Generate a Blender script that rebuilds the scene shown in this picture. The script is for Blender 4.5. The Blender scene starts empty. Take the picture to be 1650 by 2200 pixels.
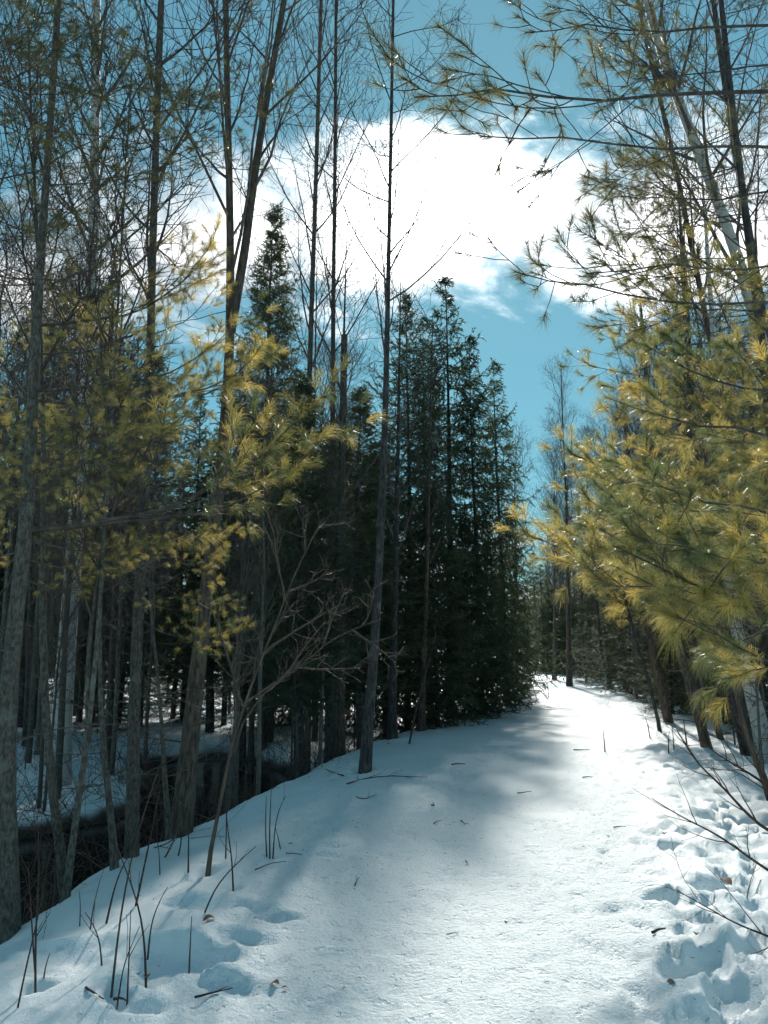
import bpy, math, random
import numpy as np
from mathutils import Vector, Matrix

# ------------------------------------------------------------------ camera, sky, sun, exposure
SC = bpy.context.scene
COL = SC.collection
F, HORIZON, EYE = 1589.0, 1400.0, 1.6            # focal length in photo pixels, horizon row, eye height
TH = math.atan((HORIZON - 1100.0) / F)
ST, CT = math.sin(TH), math.cos(TH)
cam = bpy.data.cameras.new('camera')
cam.sensor_fit = 'VERTICAL'; cam.sensor_height = 36.0; cam.lens = 36.0 * F / 2200.0
cam.clip_end = 2000.0; cam.clip_start = 0.05
camo = bpy.data.objects.new('camera', cam); COL.objects.link(camo)
camo.location = (0, 0, EYE); camo.rotation_euler = (math.pi / 2 + TH, 0, 0)
SC.camera = camo

SUN_EL, SUN_AZ = math.radians(35.8), math.radians(7.2)      # azimuth clockwise from +Y
SUN_DIR = (math.cos(SUN_EL) * math.sin(SUN_AZ), math.cos(SUN_EL) * math.cos(SUN_AZ), math.sin(SUN_EL))
SKY_STRENGTH, SUN_STRENGTH, EXPOSURE = 0.15, 2.0, 1.36


def nd(nt, typ, x=0, **kw):
    n = nt.nodes.new(typ)
    for k, v in kw.items():
        setattr(n, k, v)
    return n


def math_node(nt, op, a, b=None, clamp=False):
    n = nt.nodes.new('ShaderNodeMath'); n.operation = op; n.use_clamp = clamp
    for i, v in enumerate((a, b)):
        if v is None:
            continue
        if isinstance(v, (int, float)):
            n.inputs[i].default_value = v
        else:
            nt.links.new(v, n.inputs[i])
    return n.outputs[0]


def smooth(nt, v, lo, hi):
    n = nt.nodes.new('ShaderNodeMapRange'); n.interpolation_type = 'SMOOTHSTEP'
    n.inputs['From Min'].default_value = lo; n.inputs['From Max'].default_value = hi
    nt.links.new(v, n.inputs['Value'])
    return n.outputs[0]


def mix_rgb(nt, f, a, b, mode='MIX'):
    n = nt.nodes.new('ShaderNodeMix'); n.data_type = 'RGBA'; n.blend_type = mode; n.clamp_factor = True
    for s, v in ((0, f), (6, a), (7, b)):
        if isinstance(v, (int, float)):
            n.inputs[s].default_value = v
        elif isinstance(v, (tuple, list)):
            n.inputs[s].default_value = tuple(v) + ((1.0,) if len(v) == 3 else ())
        else:
            nt.links.new(v, n.inputs[s])
    return n.outputs[2]


def build_world():
    w = bpy.data.worlds.new('World'); SC.world = w; w.use_nodes = True
    nt = w.node_tree; nt.nodes.clear(); L = nt.links.new
    out = nd(nt, 'ShaderNodeOutputWorld'); bg = nd(nt, 'ShaderNodeBackground')
    L(bg.outputs[0], out.inputs[0]); bg.inputs['Strength'].default_value = SKY_STRENGTH
    sky = nd(nt, 'ShaderNodeTexSky'); sky.sky_type = 'NISHITA'; sky.sun_disc = False
    sky.sun_elevation = SUN_EL; sky.sun_rotation = SUN_AZ
    sky.air_density = 1.0; sky.dust_density = 0.1; sky.ozone_density = 1.0
    gm = nd(nt, 'ShaderNodeGamma'); L(sky.outputs[0], gm.inputs[0]); gm.inputs[1].default_value = 0.55
    teal = mix_rgb(nt, 1.0, gm.outputs[0], (0.265, 0.545, 0.57), 'MULTIPLY')
    tc = nd(nt, 'ShaderNodeTexCoord'); d = tc.outputs['Generated']
    sep = nd(nt, 'ShaderNodeSeparateXYZ'); L(d, sep.inputs[0])
    x, y, z = sep.outputs
    dn = math_node(nt, 'ADD', math_node(nt, 'ABSOLUTE', z), 0.22)
    com = nd(nt, 'ShaderNodeCombineXYZ')
    L(math_node(nt, 'DIVIDE', x, dn), com.inputs[0]); L(math_node(nt, 'DIVIDE', y, dn), com.inputs[1])
    ns = nd(nt, 'ShaderNodeTexNoise'); ns.inputs['Scale'].default_value = 2.6
    ns.inputs['Detail'].default_value = 9.0; ns.inputs['Roughness'].default_value = 0.62
    ns.inputs['Distortion'].default_value = 0.35
    L(com.outputs[0], ns.inputs['Vector'])
    # a bank of cloud along a belt of the sky, torn by the noise
    dx = math_node(nt, 'SUBTRACT', x, 0.06)
    zc = math_node(nt, 'SUBTRACT', 0.535, math_node(nt, 'MULTIPLY', math_node(nt, 'MULTIPLY', dx, dx), 0.50))
    off = math_node(nt, 'ABSOLUTE', math_node(nt, 'SUBTRACT', z, zc))
    belt = math_node(nt, 'SUBTRACT', 1.0, math_node(nt, 'ADD', math_node(nt, 'DIVIDE', off, 0.092), math_node(nt, 'MULTIPLY', math_node(nt, 'MULTIPLY', dx, dx), 2.0)))
    low = math_node(nt, 'MULTIPLY', smooth(nt, z, 0.26, 0.12), 0.55)
    m = math_node(nt, 'ADD', math_node(nt, 'MULTIPLY', belt, 0.42),
                  math_node(nt, 'MULTIPLY', math_node(nt, 'SUBTRACT', ns.outputs[0], 0.5), 1.9))
    m = math_node(nt, 'MAXIMUM', m, math_node(nt, 'ADD', math_node(nt, 'MULTIPLY', math_node(nt, 'SUBTRACT', ns.outputs[0], 0.5), 1.4), math_node(nt, 'SUBTRACT', low, 0.42)))
    mask = smooth(nt, m, -0.12, 0.50)
    # cloud brightness: forward scattering round the sun
    sd = nd(nt, 'ShaderNodeVectorMath'); sd.operation = 'DOT_PRODUCT'
    L(d, sd.inputs[0]); sd.inputs[1].default_value = SUN_DIR
    c1 = math_node(nt, 'POWER', math_node(nt, 'MAXIMUM', sd.outputs['Value'], 0.0), 60.0)
    c2 = math_node(nt, 'POWER', math_node(nt, 'MAXIMUM', sd.outputs['Value'], 0.0), 8.0)
    br = math_node(nt, 'ADD', math_node(nt, 'ADD', math_node(nt, 'MULTIPLY', c1, 18.0), math_node(nt, 'MULTIPLY', c2, 2.6)), 1.9)
    br = math_node(nt, 'MULTIPLY', br, math_node(nt, 'ADD', math_node(nt, 'MULTIPLY', smooth(nt, ns.outputs[0], 0.38, 0.68), 1.0), 0.45))
    cl = nd(nt, 'ShaderNodeVectorMath'); cl.operation = 'SCALE'
    cl.inputs[0].default_value = (1.0, 1.0, 1.0); L(br, cl.inputs['Scale'])
    L(mix_rgb(nt, mask, teal, cl.outputs[0]), bg.inputs['Color'])


build_world()
sl = bpy.data.lights.new('sun', 'SUN'); sl.energy = SUN_STRENGTH; sl.angle = math.radians(2.0)
sl.color = (1.0, 0.955, 0.88)
slo = bpy.data.objects.new('sun', sl); COL.objects.link(slo)
slo.rotation_euler = Vector(SUN_DIR).to_track_quat('Z', 'Y').to_euler(); slo.location = (0, 0, 30)
SC.view_settings.view_transform = 'Standard'; SC.view_settings.look = 'None'
SC.view_settings.exposure = EXPOSURE; SC.view_settings.gamma = 1.0
SC.view_settings.use_curve_mapping = False
SC.render.engine = 'CYCLES'
SC.cycles.max_bounces = 4; SC.cycles.diffuse_bounces = 3; SC.cycles.glossy_bounces = 2
SC.cycles.use_adaptive_sampling = True; SC.cycles.adaptive_threshold = 0.03; SC.cycles.adaptive_min_samples = 16
SC.cycles.use_light_tree = False; SC.cycles.caustics_reflective = False; SC.cycles.caustics_refractive = False
SC.cycles.transmission_bounces = 4; SC.cycles.sample_clamp_indirect = 6.0
SC.cycles.use_denoising = True

# ------------------------------------------------------------------ maths helpers
RNG = np.random.default_rng(7)


def ray(px, py):
    u, v = (px - 825.0) / F, (1100.0 - py) / F
    return np.array([u, CT - v * ST, ST + v * CT])


def at(px, py, depth):
    """the point seen at a photo pixel, at that distance along the trail axis"""
    r = ray(px, py)
    return r * (depth / r[1]) + np.array([0, 0, EYE])


def norm(v):
    return v / np.maximum(np.linalg.norm(v, axis=-1, keepdims=True), 1e-9)


_tab = np.random.default_rng(99).random((256, 256))


def vnoise(x, y):
    xi, yi = np.floor(x).astype(np.int64), np.floor(y).astype(np.int64)
    fx, fy = x - xi, y - yi
    fx, fy = fx * fx * (3 - 2 * fx), fy * fy * (3 - 2 * fy)
    a, b = _tab[xi & 255, yi & 255], _tab[(xi + 1) & 255, yi & 255]
    c, d = _tab[xi & 255, (yi + 1) & 255], _tab[(xi + 1) & 255, (yi + 1) & 255]
    return (a + (b - a) * fx) * (1 - fy) + (c + (d - c) * fx) * fy


def fbm(x, y, oct=4, gain=0.5):
    s, amp, tot = 0.0, 1.0, 0.0
    for i in range(oct):
        s = s + amp * (vnoise(x + 17.3 * i, y - 9.1 * i) - 0.5); tot += amp
        x, y, amp = x * 2.03, y * 2.03, amp * gain
    return s / tot


def sstep(a, b, x):
    t = np.clip((x - a) / (b - a), 0, 1)
    return t * t * (3 - 2 * t)


# ------------------------------------------------------------------ terrain
BANK_Y = [-30, -6, 4.55, 5.27, 6.29, 7.62, 9.1, 11.3, 15.0, 19.8, 28, 45, 66, 90, 140, 400]
BANK_X = [-4, -2.3, -2.17, -2.1, -2.02, -1.83, -1.5, -1.0, -0.05, 1.9, 4.5, 8.6, 12.6, 14.5, 12, -20]
EDGE_Y = [-30, 0, 3.59, 4.69, 6.88, 9.08, 13.47, 22.2, 33.2, 53, 70, 90, 140, 400]
EDGE_X = [-0.5, 0.7, 1.25, 1.56, 2.3, 3.07, 4.4, 6.9, 9.6, 13.4, 16.2, 17.6, 15.5, -16]
WATER_Z = -1.02


def bank_x(y):
    return (np.interp(y - 0.6, BANK_Y, BANK_X) + np.interp(y, BANK_Y, BANK_X) + np.interp(y + 0.6, BANK_Y, BANK_X)) / 3


def edge_x(y):
    return (np.interp(y - 0.6, EDGE_Y, EDGE_X) + np.interp(y, EDGE_Y, EDGE_X) + np.interp(y + 0.6, EDGE_Y, EDGE_X)) / 3


def stream_x(y):
    return bank_x(np.minimum(y, 13.0)) - 2.55 - 0.10 * np.maximum(y - 12.0, 0) - 0.012 * np.maximum(y - 12, 0) ** 2 + 0.35 * np.sin(y * 0.5)


def rough_ground(x, y):
    """the lie of the land without prints"""
    d = bank_x(y) + 0.5 * fbm(x * 0.25 + 3.3, y * 0.9, 4, 0.6) - x        # > 0 left of the crest
    z = -0.10 * sstep(-1.2, 0.1, d) - 0.62 * sstep(0.0, 1.15, d)
    sx = stream_x(y)
    wid = 1.35 + 0.30 * np.sin(y * 0.8 + 1.0) + 0.9 * fbm(x * 0.7, y * 0.7 + 20, 4)
    trench = np.exp(-np.abs((x - sx) / wid) ** 4)
    z = z - 0.75 * trench * sstep(0.2, 0.9, d) * sstep(21, 16.5, y)
    far = sstep(1.4, 4.0, d)
    z = z + far * (0.55 * fbm(x * 0.28, y * 0.28, 3) * (1 - trench) + 0.012 * np.maximum(d - 4, 0))
    e = x - edge_x(y)                                                   # > 0 right of the packed trail
    z = z + 0.05 * np.exp(-((e - 0.35) / 0.35) ** 2) - 0.30 * sstep(1.3, 3.6, e) + sstep(1.0, 4.0, e) * 0.45 * fbm(x * 0.35 + 40, y * 0.35, 3)
    off = np.maximum(sstep(-0.6, 0.4, e), sstep(-2.2, -0.9, d))
    z = z + off * 0.10 * fbm(x * 1.1 + 7, y * 1.1, 3) + 0.02 * fbm(x * 0.6, y * 0.6 + 11, 2)
    z = z + sstep(45, 110, y) * 0.8 * sstep(0, 1, np.maximum(e, d) / 4.0)
    return z


def gz(x, y):
    return float(rough_ground(np.array([x], float), np.array([y], float))[0])


_TS = np.geomspace(1.0, 200, 700)


def ground_hit(px, py):
    r = ray(px, py)
    def below(t):
        p = r[None] * t[:, None]
        return p[:, 2] + EYE < rough_ground(p[:, 0], p[:, 1])
    k = int(np.argmax(below(_TS))); k = k if k else len(_TS) - 1
    t = np.linspace(_TS[k - 1], _TS[k], 60); m = int(np.argmax(below(t)))
    p = r * t[m]; p[2] += EYE
    return p


# ------------------------------------------------------------------ mesh helpers
class MB:
    def __init__(self):
        self.v, self.f, self.n, self.tone = [], [], 0, []

    def add(self, V, Fc, tone=None):
        self.v.append(np.asarray(V, np.float32).reshape(-1, 3)); self.f.append(np.asarray(Fc, np.int64) + self.n)
        self.n += len(self.v[-1])
        self.tone.append(np.full(len(Fc), 0.5, np.float32) if tone is None else np.asarray(tone, np.float32))

    def tubes(self, pts, rad, sides=5, cap=False, wob=0.0, seed=0):
        pts = np.asarray(pts, float); rad = np.asarray(rad, float)
        if pts.ndim == 2: pts = pts[None]; rad = rad[None]
        N, P, _ = pts.shape
        tan = norm(np.gradient(pts, axis=1))
        ch = norm(pts[:, -1] - pts[:, 0])
        ref = np.where((np.abs(ch[:, 2]) < 0.85)[:, None], np.array([0, 0, 1.0]), np.array([1.0, 0, 0]))[:, None, :]
        a = norm(ref - (ref * tan).sum(-1, keepdims=True) * tan)
        b = np.cross(tan, a)
        ang = np.arange(sides) * 2 * math.pi / sides
        ring = a[:, :, None, :] * np.cos(ang)[None, None, :, None] + b[:, :, None, :] * np.sin(ang)[None, None, :, None]
        rr = rad[:, :, None, None]
        if wob:
            g = np.random.default_rng(seed)
            w = g.normal(0, 1, (N, P, sides, 1)); w = (w + np.roll(w, 1, 2) + np.roll(w, 1, 1)) / 3
            rr = rr * (1 + wob * w)
        V = pts[:, :, None, :] + ring * rr
        base = (np.arange(N) * P * sides)[:, None, None]
        i = np.arange(P - 1)[None, :, None] * sides; j = np.arange(sides)[None, None, :]; j2 = (j + 1) % sides
        q = np.stack([base + i + j, base + i + j2, base + i + sides + j2, base + i + sides + j], -1).reshape(-1, 4)
        self.add(V.reshape(-1, 3), q)
        if cap:
            e = self.n - 1
            for k in range(N):
                s = self.n - N * P * sides + k * P * sides
                self.f.append(np.array([list(range(s + (P - 1) * sides, s + P * sides))])); self.tone.append(np.array([0.5], np.float32))

    def build(self, name, mat, parent=None, off=None, smooth=True, tone=False):
        V = np.concatenate(self.v)
        if off is not None: V = V - np.asarray(off, np.float32)
        me = bpy.data.meshes.new(name)
        me.vertices.add(len(V)); me.vertices.foreach_set('co', V.ravel().astype(np.float32))
        tot = np.concatenate([np.full(len(f), f.shape[1], np.int32) for f in self.f])
        lv = np.concatenate([f.ravel() for f in self.f]).astype(np.int32)
        me.loops.add(len(lv)); me.loops.foreach_set('vertex_index', lv)
        me.polygons.add(len(tot)); st = np.concatenate([[0], np.cumsum(tot)[:-1]]).astype(np.int32)
        me.polygons.foreach_set('loop_start', st); me.polygons.foreach_set('loop_total', tot)
        me.polygons.foreach_set('use_smooth', np.full(len(tot), smooth))
        if tone:
            at_ = me.attributes.new('tone', 'FLOAT', 'FACE')
            at_.data.foreach_set('value', np.concatenate(self.tone).astype(np.float32))
        me.update(calc_edges=True)
        me.materials.append(mat)
        o = bpy.data.objects.new(name, me); COL.objects.link(o)
        if parent is not None: o.parent = parent
        return o


def tag(o, label=None, cat=None, group=None, kind=None):
    if label: o['label'] = label
    if cat: o['category'] = cat
    if group: o['group'] = group
    if kind: o['kind'] = kind
    return o


def empty(name, loc=(0, 0, 0)):
    o = bpy.data.objects.new(name, None); COL.objects.link(o); o.location = tuple(float(v) for v in loc)
    o.empty_display_size = 0.2
    return o


def linked(name, me, parent):
    o = bpy.data.objects.new(name, me); COL.objects.link(o); o.parent = parent
    return o


# ------------------------------------------------------------------ materials
def new_mat(name):
    m = bpy.data.materials.new(name); m.use_nodes = True
    nt = m.node_tree; nt.nodes.clear()
    out = nd(nt, 'ShaderNodeOutputMaterial')
    return m, nt, out


def noise(nt, vec, scale, detail=4.0, rough=0.55, dist=0.0):
    n = nd(nt, 'ShaderNodeTexNoise'); n.inputs['Scale'].default_value = scale
    n.inputs['Detail'].default_value = detail; n.inputs['Roughness'].default_value = rough
    n.inputs['Distortion'].default_value = dist
    nt.links.new(vec, n.inputs['Vector'])
    return n.outputs[0]


def mapping(nt, scale):
    tc = nd(nt, 'ShaderNodeTexCoord'); mp = nd(nt, 'ShaderNodeMapping')
    mp.inputs['Scale'].default_value = scale; nt.links.new(tc.outputs['Object'], mp.inputs[0])
    return mp.outputs[0]


def bump(nt, h, strength, dist=0.01, normal=None):
    b = nd(nt, 'ShaderNodeBump'); b.inputs['Strength'].default_value = strength; b.inputs['Distance'].default_value = dist
    nt.links.new(h, b.inputs['Height'])
    if normal is not None: nt.links.new(normal, b.inputs['Normal'])
    return b.outputs[0]


def bark(name, c1, c2, zs=0.22, scale=34.0, lichen=None, rough=0.85):
    m, nt, out = new_mat(name); L = nt.links.new
    v = mapping(nt, (1, 1, zs))
    n1 = noise(nt, v, scale, 6, 0.65, 0.3); v2 = mapping(nt, (1, 1, 1)); n2 = noise(nt, v2, 5.5, 6, 0.7)
    col = mix_rgb(nt, smooth(nt, n1, 0.36, 0.66), c1, c2)
    if lichen:
        col = mix_rgb(nt, math_node(nt, 'MULTIPLY', smooth(nt, n2, 0.52, 0.68), 0.75), col, lichen)
    oi = nd(nt, 'ShaderNodeObjectInfo')
    k = math_node(nt, 'ADD', math_node(nt, 'MULTIPLY', oi.outputs['Random'], 0.5), 0.75)
    sc_ = nd(nt, 'ShaderNodeVectorMath'); sc_.operation = 'SCALE'; L(col, sc_.inputs[0]); L(k, sc_.inputs['Scale'])
    p = nd(nt, 'ShaderNodeBsdfPrincipled'); L(sc_.outputs[0], p.inputs['Base Color'])
    p.inputs['Roughness'].default_value = rough
    L(bump(nt, n1, 0.7, 0.012), p.inputs['Normal'])
    L(p.outputs[0], out.inputs[0])
    return m


def birch_bark(name):
    m, nt, out = new_mat(name); L = nt.links.new
    v = mapping(nt, (2.2, 2.2, 26)); n1 = noise(nt, v, 1.6, 4, 0.6)
    v2 = mapping(nt, (1.5, 1.5, 3.0)); n2 = noise(nt, v2, 2.1, 5, 0.65, 0.6)
    v3 = mapping(nt, (6, 6, 6)); n3 = noise(nt, v3, 2.0, 4)
    col = mix_rgb(nt, n3, (0.36, 0.35, 0.33), (0.54, 0.52, 0.49))
    col = mix_rgb(nt, smooth(nt, n1, 0.60, 0.68), col, (0.13, 0.11, 0.10))
    col = mix_rgb(nt, smooth(nt, n2, 0.55, 0.66), col, (0.06, 0.05, 0.045))
    p = nd(nt, 'ShaderNodeBsdfPrincipled'); L(col, p.inputs['Base Color']); p.inputs['Roughness'].default_value = 0.6
    L(bump(nt, n1, 0.3, 0.006), p.inputs['Normal']); L(p.outputs[0], out.inputs[0])
    return m


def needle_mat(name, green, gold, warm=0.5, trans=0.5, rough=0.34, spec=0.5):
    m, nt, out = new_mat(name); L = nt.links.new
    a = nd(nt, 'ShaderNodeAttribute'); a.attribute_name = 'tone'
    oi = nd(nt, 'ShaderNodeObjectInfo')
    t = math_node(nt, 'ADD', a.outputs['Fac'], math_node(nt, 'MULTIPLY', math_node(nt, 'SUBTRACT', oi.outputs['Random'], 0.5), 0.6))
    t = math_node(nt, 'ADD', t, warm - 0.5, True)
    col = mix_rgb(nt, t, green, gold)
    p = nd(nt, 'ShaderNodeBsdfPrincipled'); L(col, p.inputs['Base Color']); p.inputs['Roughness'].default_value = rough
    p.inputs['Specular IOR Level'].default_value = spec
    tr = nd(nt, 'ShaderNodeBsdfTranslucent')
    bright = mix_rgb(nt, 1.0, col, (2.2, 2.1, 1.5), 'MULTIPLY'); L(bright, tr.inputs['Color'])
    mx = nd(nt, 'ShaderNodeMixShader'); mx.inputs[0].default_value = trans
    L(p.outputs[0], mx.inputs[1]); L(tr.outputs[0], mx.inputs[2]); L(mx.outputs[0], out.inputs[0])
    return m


def snow_mat():
    m, nt, out = new_mat('snow'); L = nt.links.new
    tc = nd(nt, 'ShaderNodeTexCoord'); o = tc.outputs['Object']
    a = nd(nt, 'ShaderNodeAttribute'); a.attribute_name = 'packed'
    n1 = noise(nt, o, 5.0, 5, 0.6); n2 = noise(nt, o, 38.0, 5, 0.65); n3 = noise(nt, o, 170.0, 2, 0.6)
    dirt = math_node(nt, 'MULTIPLY', smooth(nt, n2, 0.56, 0.74), math_node(nt, 'MULTIPLY', a.outputs['Fac'], 0.55))
    col = mix_rgb(nt, math_node(nt, 'MULTIPLY', a.outputs['Fac'], math_node(nt, 'MULTIPLY', n1, 0.55)), (0.86, 0.915, 0.93), (0.80, 0.87, 0.89))
    col = mix_rgb(nt, dirt, col, (0.46, 0.50, 0.52))
    ea = nd(nt, 'ShaderNodeAttribute'); ea.attribute_name = 'earth'
    col = mix_rgb(nt, ea.outputs['Fac'], col, mix_rgb(nt, n2, (0.012, 0.010, 0.008), (0.035, 0.030, 0.022)))
    p = nd(nt, 'ShaderNodeBsdfPrincipled'); L(col, p.inputs['Base Color'])
    p.inputs['Roughness'].default_value = 0.48; p.inputs['Specular IOR Level'].default_value = 0.35
    h = math_node(nt, 'ADD', math_node(nt, 'MULTIPLY', n2, math_node(nt, 'ADD', math_node(nt, 'MULTIPLY', a.outputs['Fac'], 0.8), 0.35)), math_node(nt, 'MULTIPLY', n3, 0.30))
    n4 = noise(nt, o, 13.0, 4, 0.6)
    h = math_node(nt, 'SUBTRACT', h, math_node(nt, 'MULTIPLY', math_node(nt, 'MULTIPLY', smooth(nt, n4, 0.56, 0.70), a.outputs['Fac']), 0.5))
    L(bump(nt, h, 0.7, 0.035), p.inputs['Normal']); L(p.outputs[0], out.inputs[0])
    return m


def plain(name, col, rough=0.8, spec=0.3):
    m, nt, out = new_mat(name); L = nt.links.new
    v = mapping(nt, (1, 1, 1)); n = noise(nt, v, 22, 4)
    c = mix_rgb(nt, n, tuple(k * 0.6 for k in col), tuple(min(1, k * 1.4) for k in col))
    p = nd(nt, 'ShaderNodeBsdfPrincipled'); L(c, p.inputs['Base Color'])
    p.inputs['Roughness'].default_value = rough; p.inputs['Specular IOR Level'].default_value = spec
    L(p.outputs[0], out.inputs[0])
    return m


def water_mat():
    m, nt, out = new_mat('dark_water'); L = nt.links.new
    v = mapping(nt, (1, 0.5, 1)); n = noise(nt, v, 7, 4)
    p = nd(nt, 'ShaderNodeBsdfPrincipled'); p.inputs['Base Color'].default_value = (0.006, 0.006, 0.007, 1)
    p.inputs['Roughness'].default_value = 0.14; p.inputs['Specular IOR Level'].default_value = 0.09
    L(bump(nt, n, 0.12, 0.02), p.inputs['Normal']); L(p.outputs[0], out.inputs[0])
    return m


M = dict(
    snow=snow_mat(), water=water_mat(),
    bark_grey=bark('bark_grey', (0.045, 0.040, 0.034), (0.16, 0.145, 0.12), zs=0.4, scale=55, lichen=(0.20, 0.21, 0.18)),
    bark_brown=bark('bark_brown', (0.035, 0.026, 0.02), (0.13, 0.10, 0.075)),
    bark_dark=bark('bark_dark', (0.018, 0.016, 0.016), (0.075, 0.068, 0.066), lichen=(0.14, 0.14, 0.14)),
    twig=bark('twig', (0.05, 0.04, 0.034), (0.12, 0.095, 0.08), scale=12),
    sapling=bark('sapling_bark', (0.06, 0.042, 0.032), (0.13, 0.095, 0.07), scale=20),
    birch=birch_bark('birch_bark'),
    stem=bark('dry_stem', (0.035, 0.02, 0.016), (0.10, 0.06, 0.045), scale=20),
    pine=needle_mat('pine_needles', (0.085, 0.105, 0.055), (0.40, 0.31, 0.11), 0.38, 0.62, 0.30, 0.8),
    pine_far=needle_mat('pine_needles_high', (0.06, 0.068, 0.032), (0.17, 0.135, 0.05), 0.45, 0.42),
    spruce=needle_mat('spruce_needles', (0.040, 0.066, 0.044), (0.10, 0.115, 0.06), 0.44, 0.30, 0.45, 0.35),
    leaf=plain('dead_leaf', (0.16, 0.085, 0.045)),
    moss=plain('bank_moss', (0.022, 0.024, 0.017), 0.9, 0.1),
)

# ------------------------------------------------------------------ the ground
def build_ground():
    ys = np.concatenate([np.arange(-8, 2.2, 0.4), np.geomspace(2.2, 40, 430), np.geomspace(40, 500, 70)[1:]])
    n_mid, n_out = 370, 34
    s_mid = np.linspace(-1, 1, n_mid)
    s_out = (np.geomspace(1, 60, n_out + 1)[1:] - 1) / 59.0
    X = np.zeros((len(ys), n_mid + 2 * n_out)); Y = np.zeros_like(X)
    for k, y in enumerate(ys):
        w = 0.62 * max(y, 0) + 1.4; c = 0.04 * max(y, 0)
        big = 70 + 2.2 * max(y, 0)
        X[k] = np.concatenate([(c - w) - s_out[::-1] * big, c + w * s_mid, (c + w) + s_out * big]); Y[k] = y
    x, y = X.ravel(), Y.ravel()
    z = rough_ground(x, y)
    d = bank_x(y) - x; e = x - edge_x(y)
    packed = sstep(0.35, -0.35, e + 0.3 * fbm(x * 2, y * 2, 3)) * sstep(0.2, -0.9, d + 0.9 - 1.5 * sstep(4, 14, y) * 0.3)
    near = sstep(45, 22, y)
    z += near * 0.022 * packed * fbm(x * 9, y * 9, 4, 0.6) - near * 0.012 * packed * sstep(0.16, 0.3, fbm(x * 8 + 50, y * 8, 3)) + near * 0.016 * packed * fbm(x * 2.2 + 5, y * 1.2, 3)
    z += near * (1 - packed) * (0.06 * fbm(x * 3.1, y * 3.1, 4) + 0.025 * fbm(x * 8.3, y * 8.3, 3))
    # prints and hollows
    g = np.random.default_rng(21)
    prints = []
    for _ in range(420):
        yy = 3.0 * (22 / 3.0) ** g.random(); ee = max(g.normal(0.65, 0.55), -0.35)
        prints.append((edge_x(yy) + ee, yy, g.uniform(0.04, 0.075), g.uniform(0.09, 0.16), g.normal(-0.25, 0.6), g.uniform(0.02, 0.075) * (0.5 + 0.5 * min(1, max(0, ee + 0.3)))))
    for _ in range(420):
        yy = 2.4 * (14 / 2.4) ** g.random(); ee = -g.uniform(0.0, 3.0)
        prints.append((edge_x(yy) + ee, yy, g.uniform(0.04, 0.07), g.uniform(0.09, 0.14), g.normal(-0.25, 0.6), g.uniform(0.005, 0.018)))
    for px, py, a, b, r, dep in ((1500, 2055, .12, .27, -.9, .11), (1590, 2110, .11, .22, -.8, .10), (1540, 2180, .13, .24, -1.0, .11), (1630, 2030, .11, .2, -.9, .10),
                                 (1510, 1640, .14, .3, -1.2, .12), (1450, 1650, .1, .2, -1.2, .1), (1590, 1760, .2, .45, -1.3, .14), (1440, 1815, .09, .15, -1.2, .1),
                                 (1430, 1925, .08, .13, -1.3, .08), (1440, 1712, .08, .14, -1.3, .08), (1560, 1900, .14, .25, -1.2, .12),
                                 (385, 2045, .20, .30, 1.3, .12), (330, 2090, .10, .14, .4, .10), (530, 1938, .08, .17, 1.2, .06), (585, 1968, .09, .16, 1.2, .07),
                                 (565, 1950, .05, .10, 1.0, .04), (690, 1835, .08, .16, 1.3, .04), (710, 1815, .08, .12, 1.3, .04), (680, 1760, .08, .16, 1.3, .05),
                                 (705, 1780, .06, .12, 1.2, .05), (520, 2010, .1, .2, 1.3, .05), (245, 2140, .07, .12, .5, .08), (300, 2160, .08, .14, 1.2, .06), (480, 2110, .08, .2, 1.2, .05), (783, 1654, .16, .18, 0, .05), (445, 1870, .10, .12, 0, .06), (78, 2124, .07, .08, 0, .06),
                                 (240, 2124, .06, .06, 0, .05), (407, 2072, .06, .06, 0, .04), (502, 1905, .06, .06, 0, .04), (580, 1842, .07, .07, 0, .04), (150, 2060, .2, .3, 1.2, .06), (430, 1940, .15, .25, 1.2, .05)):
        p = ground_hit(px, py); prints.append((p[0], p[1], a, b, r, dep))
    hole = np.zeros_like(z); rim = np.zeros_like(z)
    for (cx, cy, a, b, r, dep) in prints:
        R = b * 2.6
        idx = np.nonzero((np.abs(x - cx) < R) & (np.abs(y - cy) < R))[0]
        if not len(idx): continue
        lx, ly = x[idx] - cx, y[idx] - cy
        wob = 0.9 * fbm(x[idx] * 7 + cx, y[idx] * 7, 4, 0.6)
        u = (lx * math.cos(r) + ly * math.sin(r)) / a; v = (-lx * math.sin(r) + ly * math.cos(r)) / b
        q = np.sqrt(u * u + v * v) * (1 + wob)
        hole[idx] = np.maximum(hole[idx], dep * sstep(1.3, 0.45, q))
        rim[idx] = np.maximum(rim[idx], 0.22 * dep * np.exp(-((q - 1.45) / 0.35) ** 2))
    z += rim * (1 - np.clip(hole / 0.03, 0, 1)) - hole
    # trampled crumbs beside the trail
    band = np.exp(-((e - 0.7) / 0.7) ** 2) * near
    z += band * (0.12 * fbm(x * 3.6, y * 3.6, 5, 0.65) + 0.07 * fbm(x * 9, y * 9, 4, 0.6))
    V = np.stack([x, y, z], -1)
    R_, C_ = X.shape
    i = np.arange(R_ - 1)[:, None] * C_ + np.arange(C_ - 1)[None, :]
    q = np.stack([i, i + 1, i + 1 + C_, i + C_], -1).reshape(-1, 4)
    mb = MB(); mb.add(V, q)
    o = mb.build('snow_ground', M['snow'])
    at_ = o.data.attributes.new('packed', 'FLOAT', 'POINT'); at_.data.foreach_set('value', packed.astype(np.float32))
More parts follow.
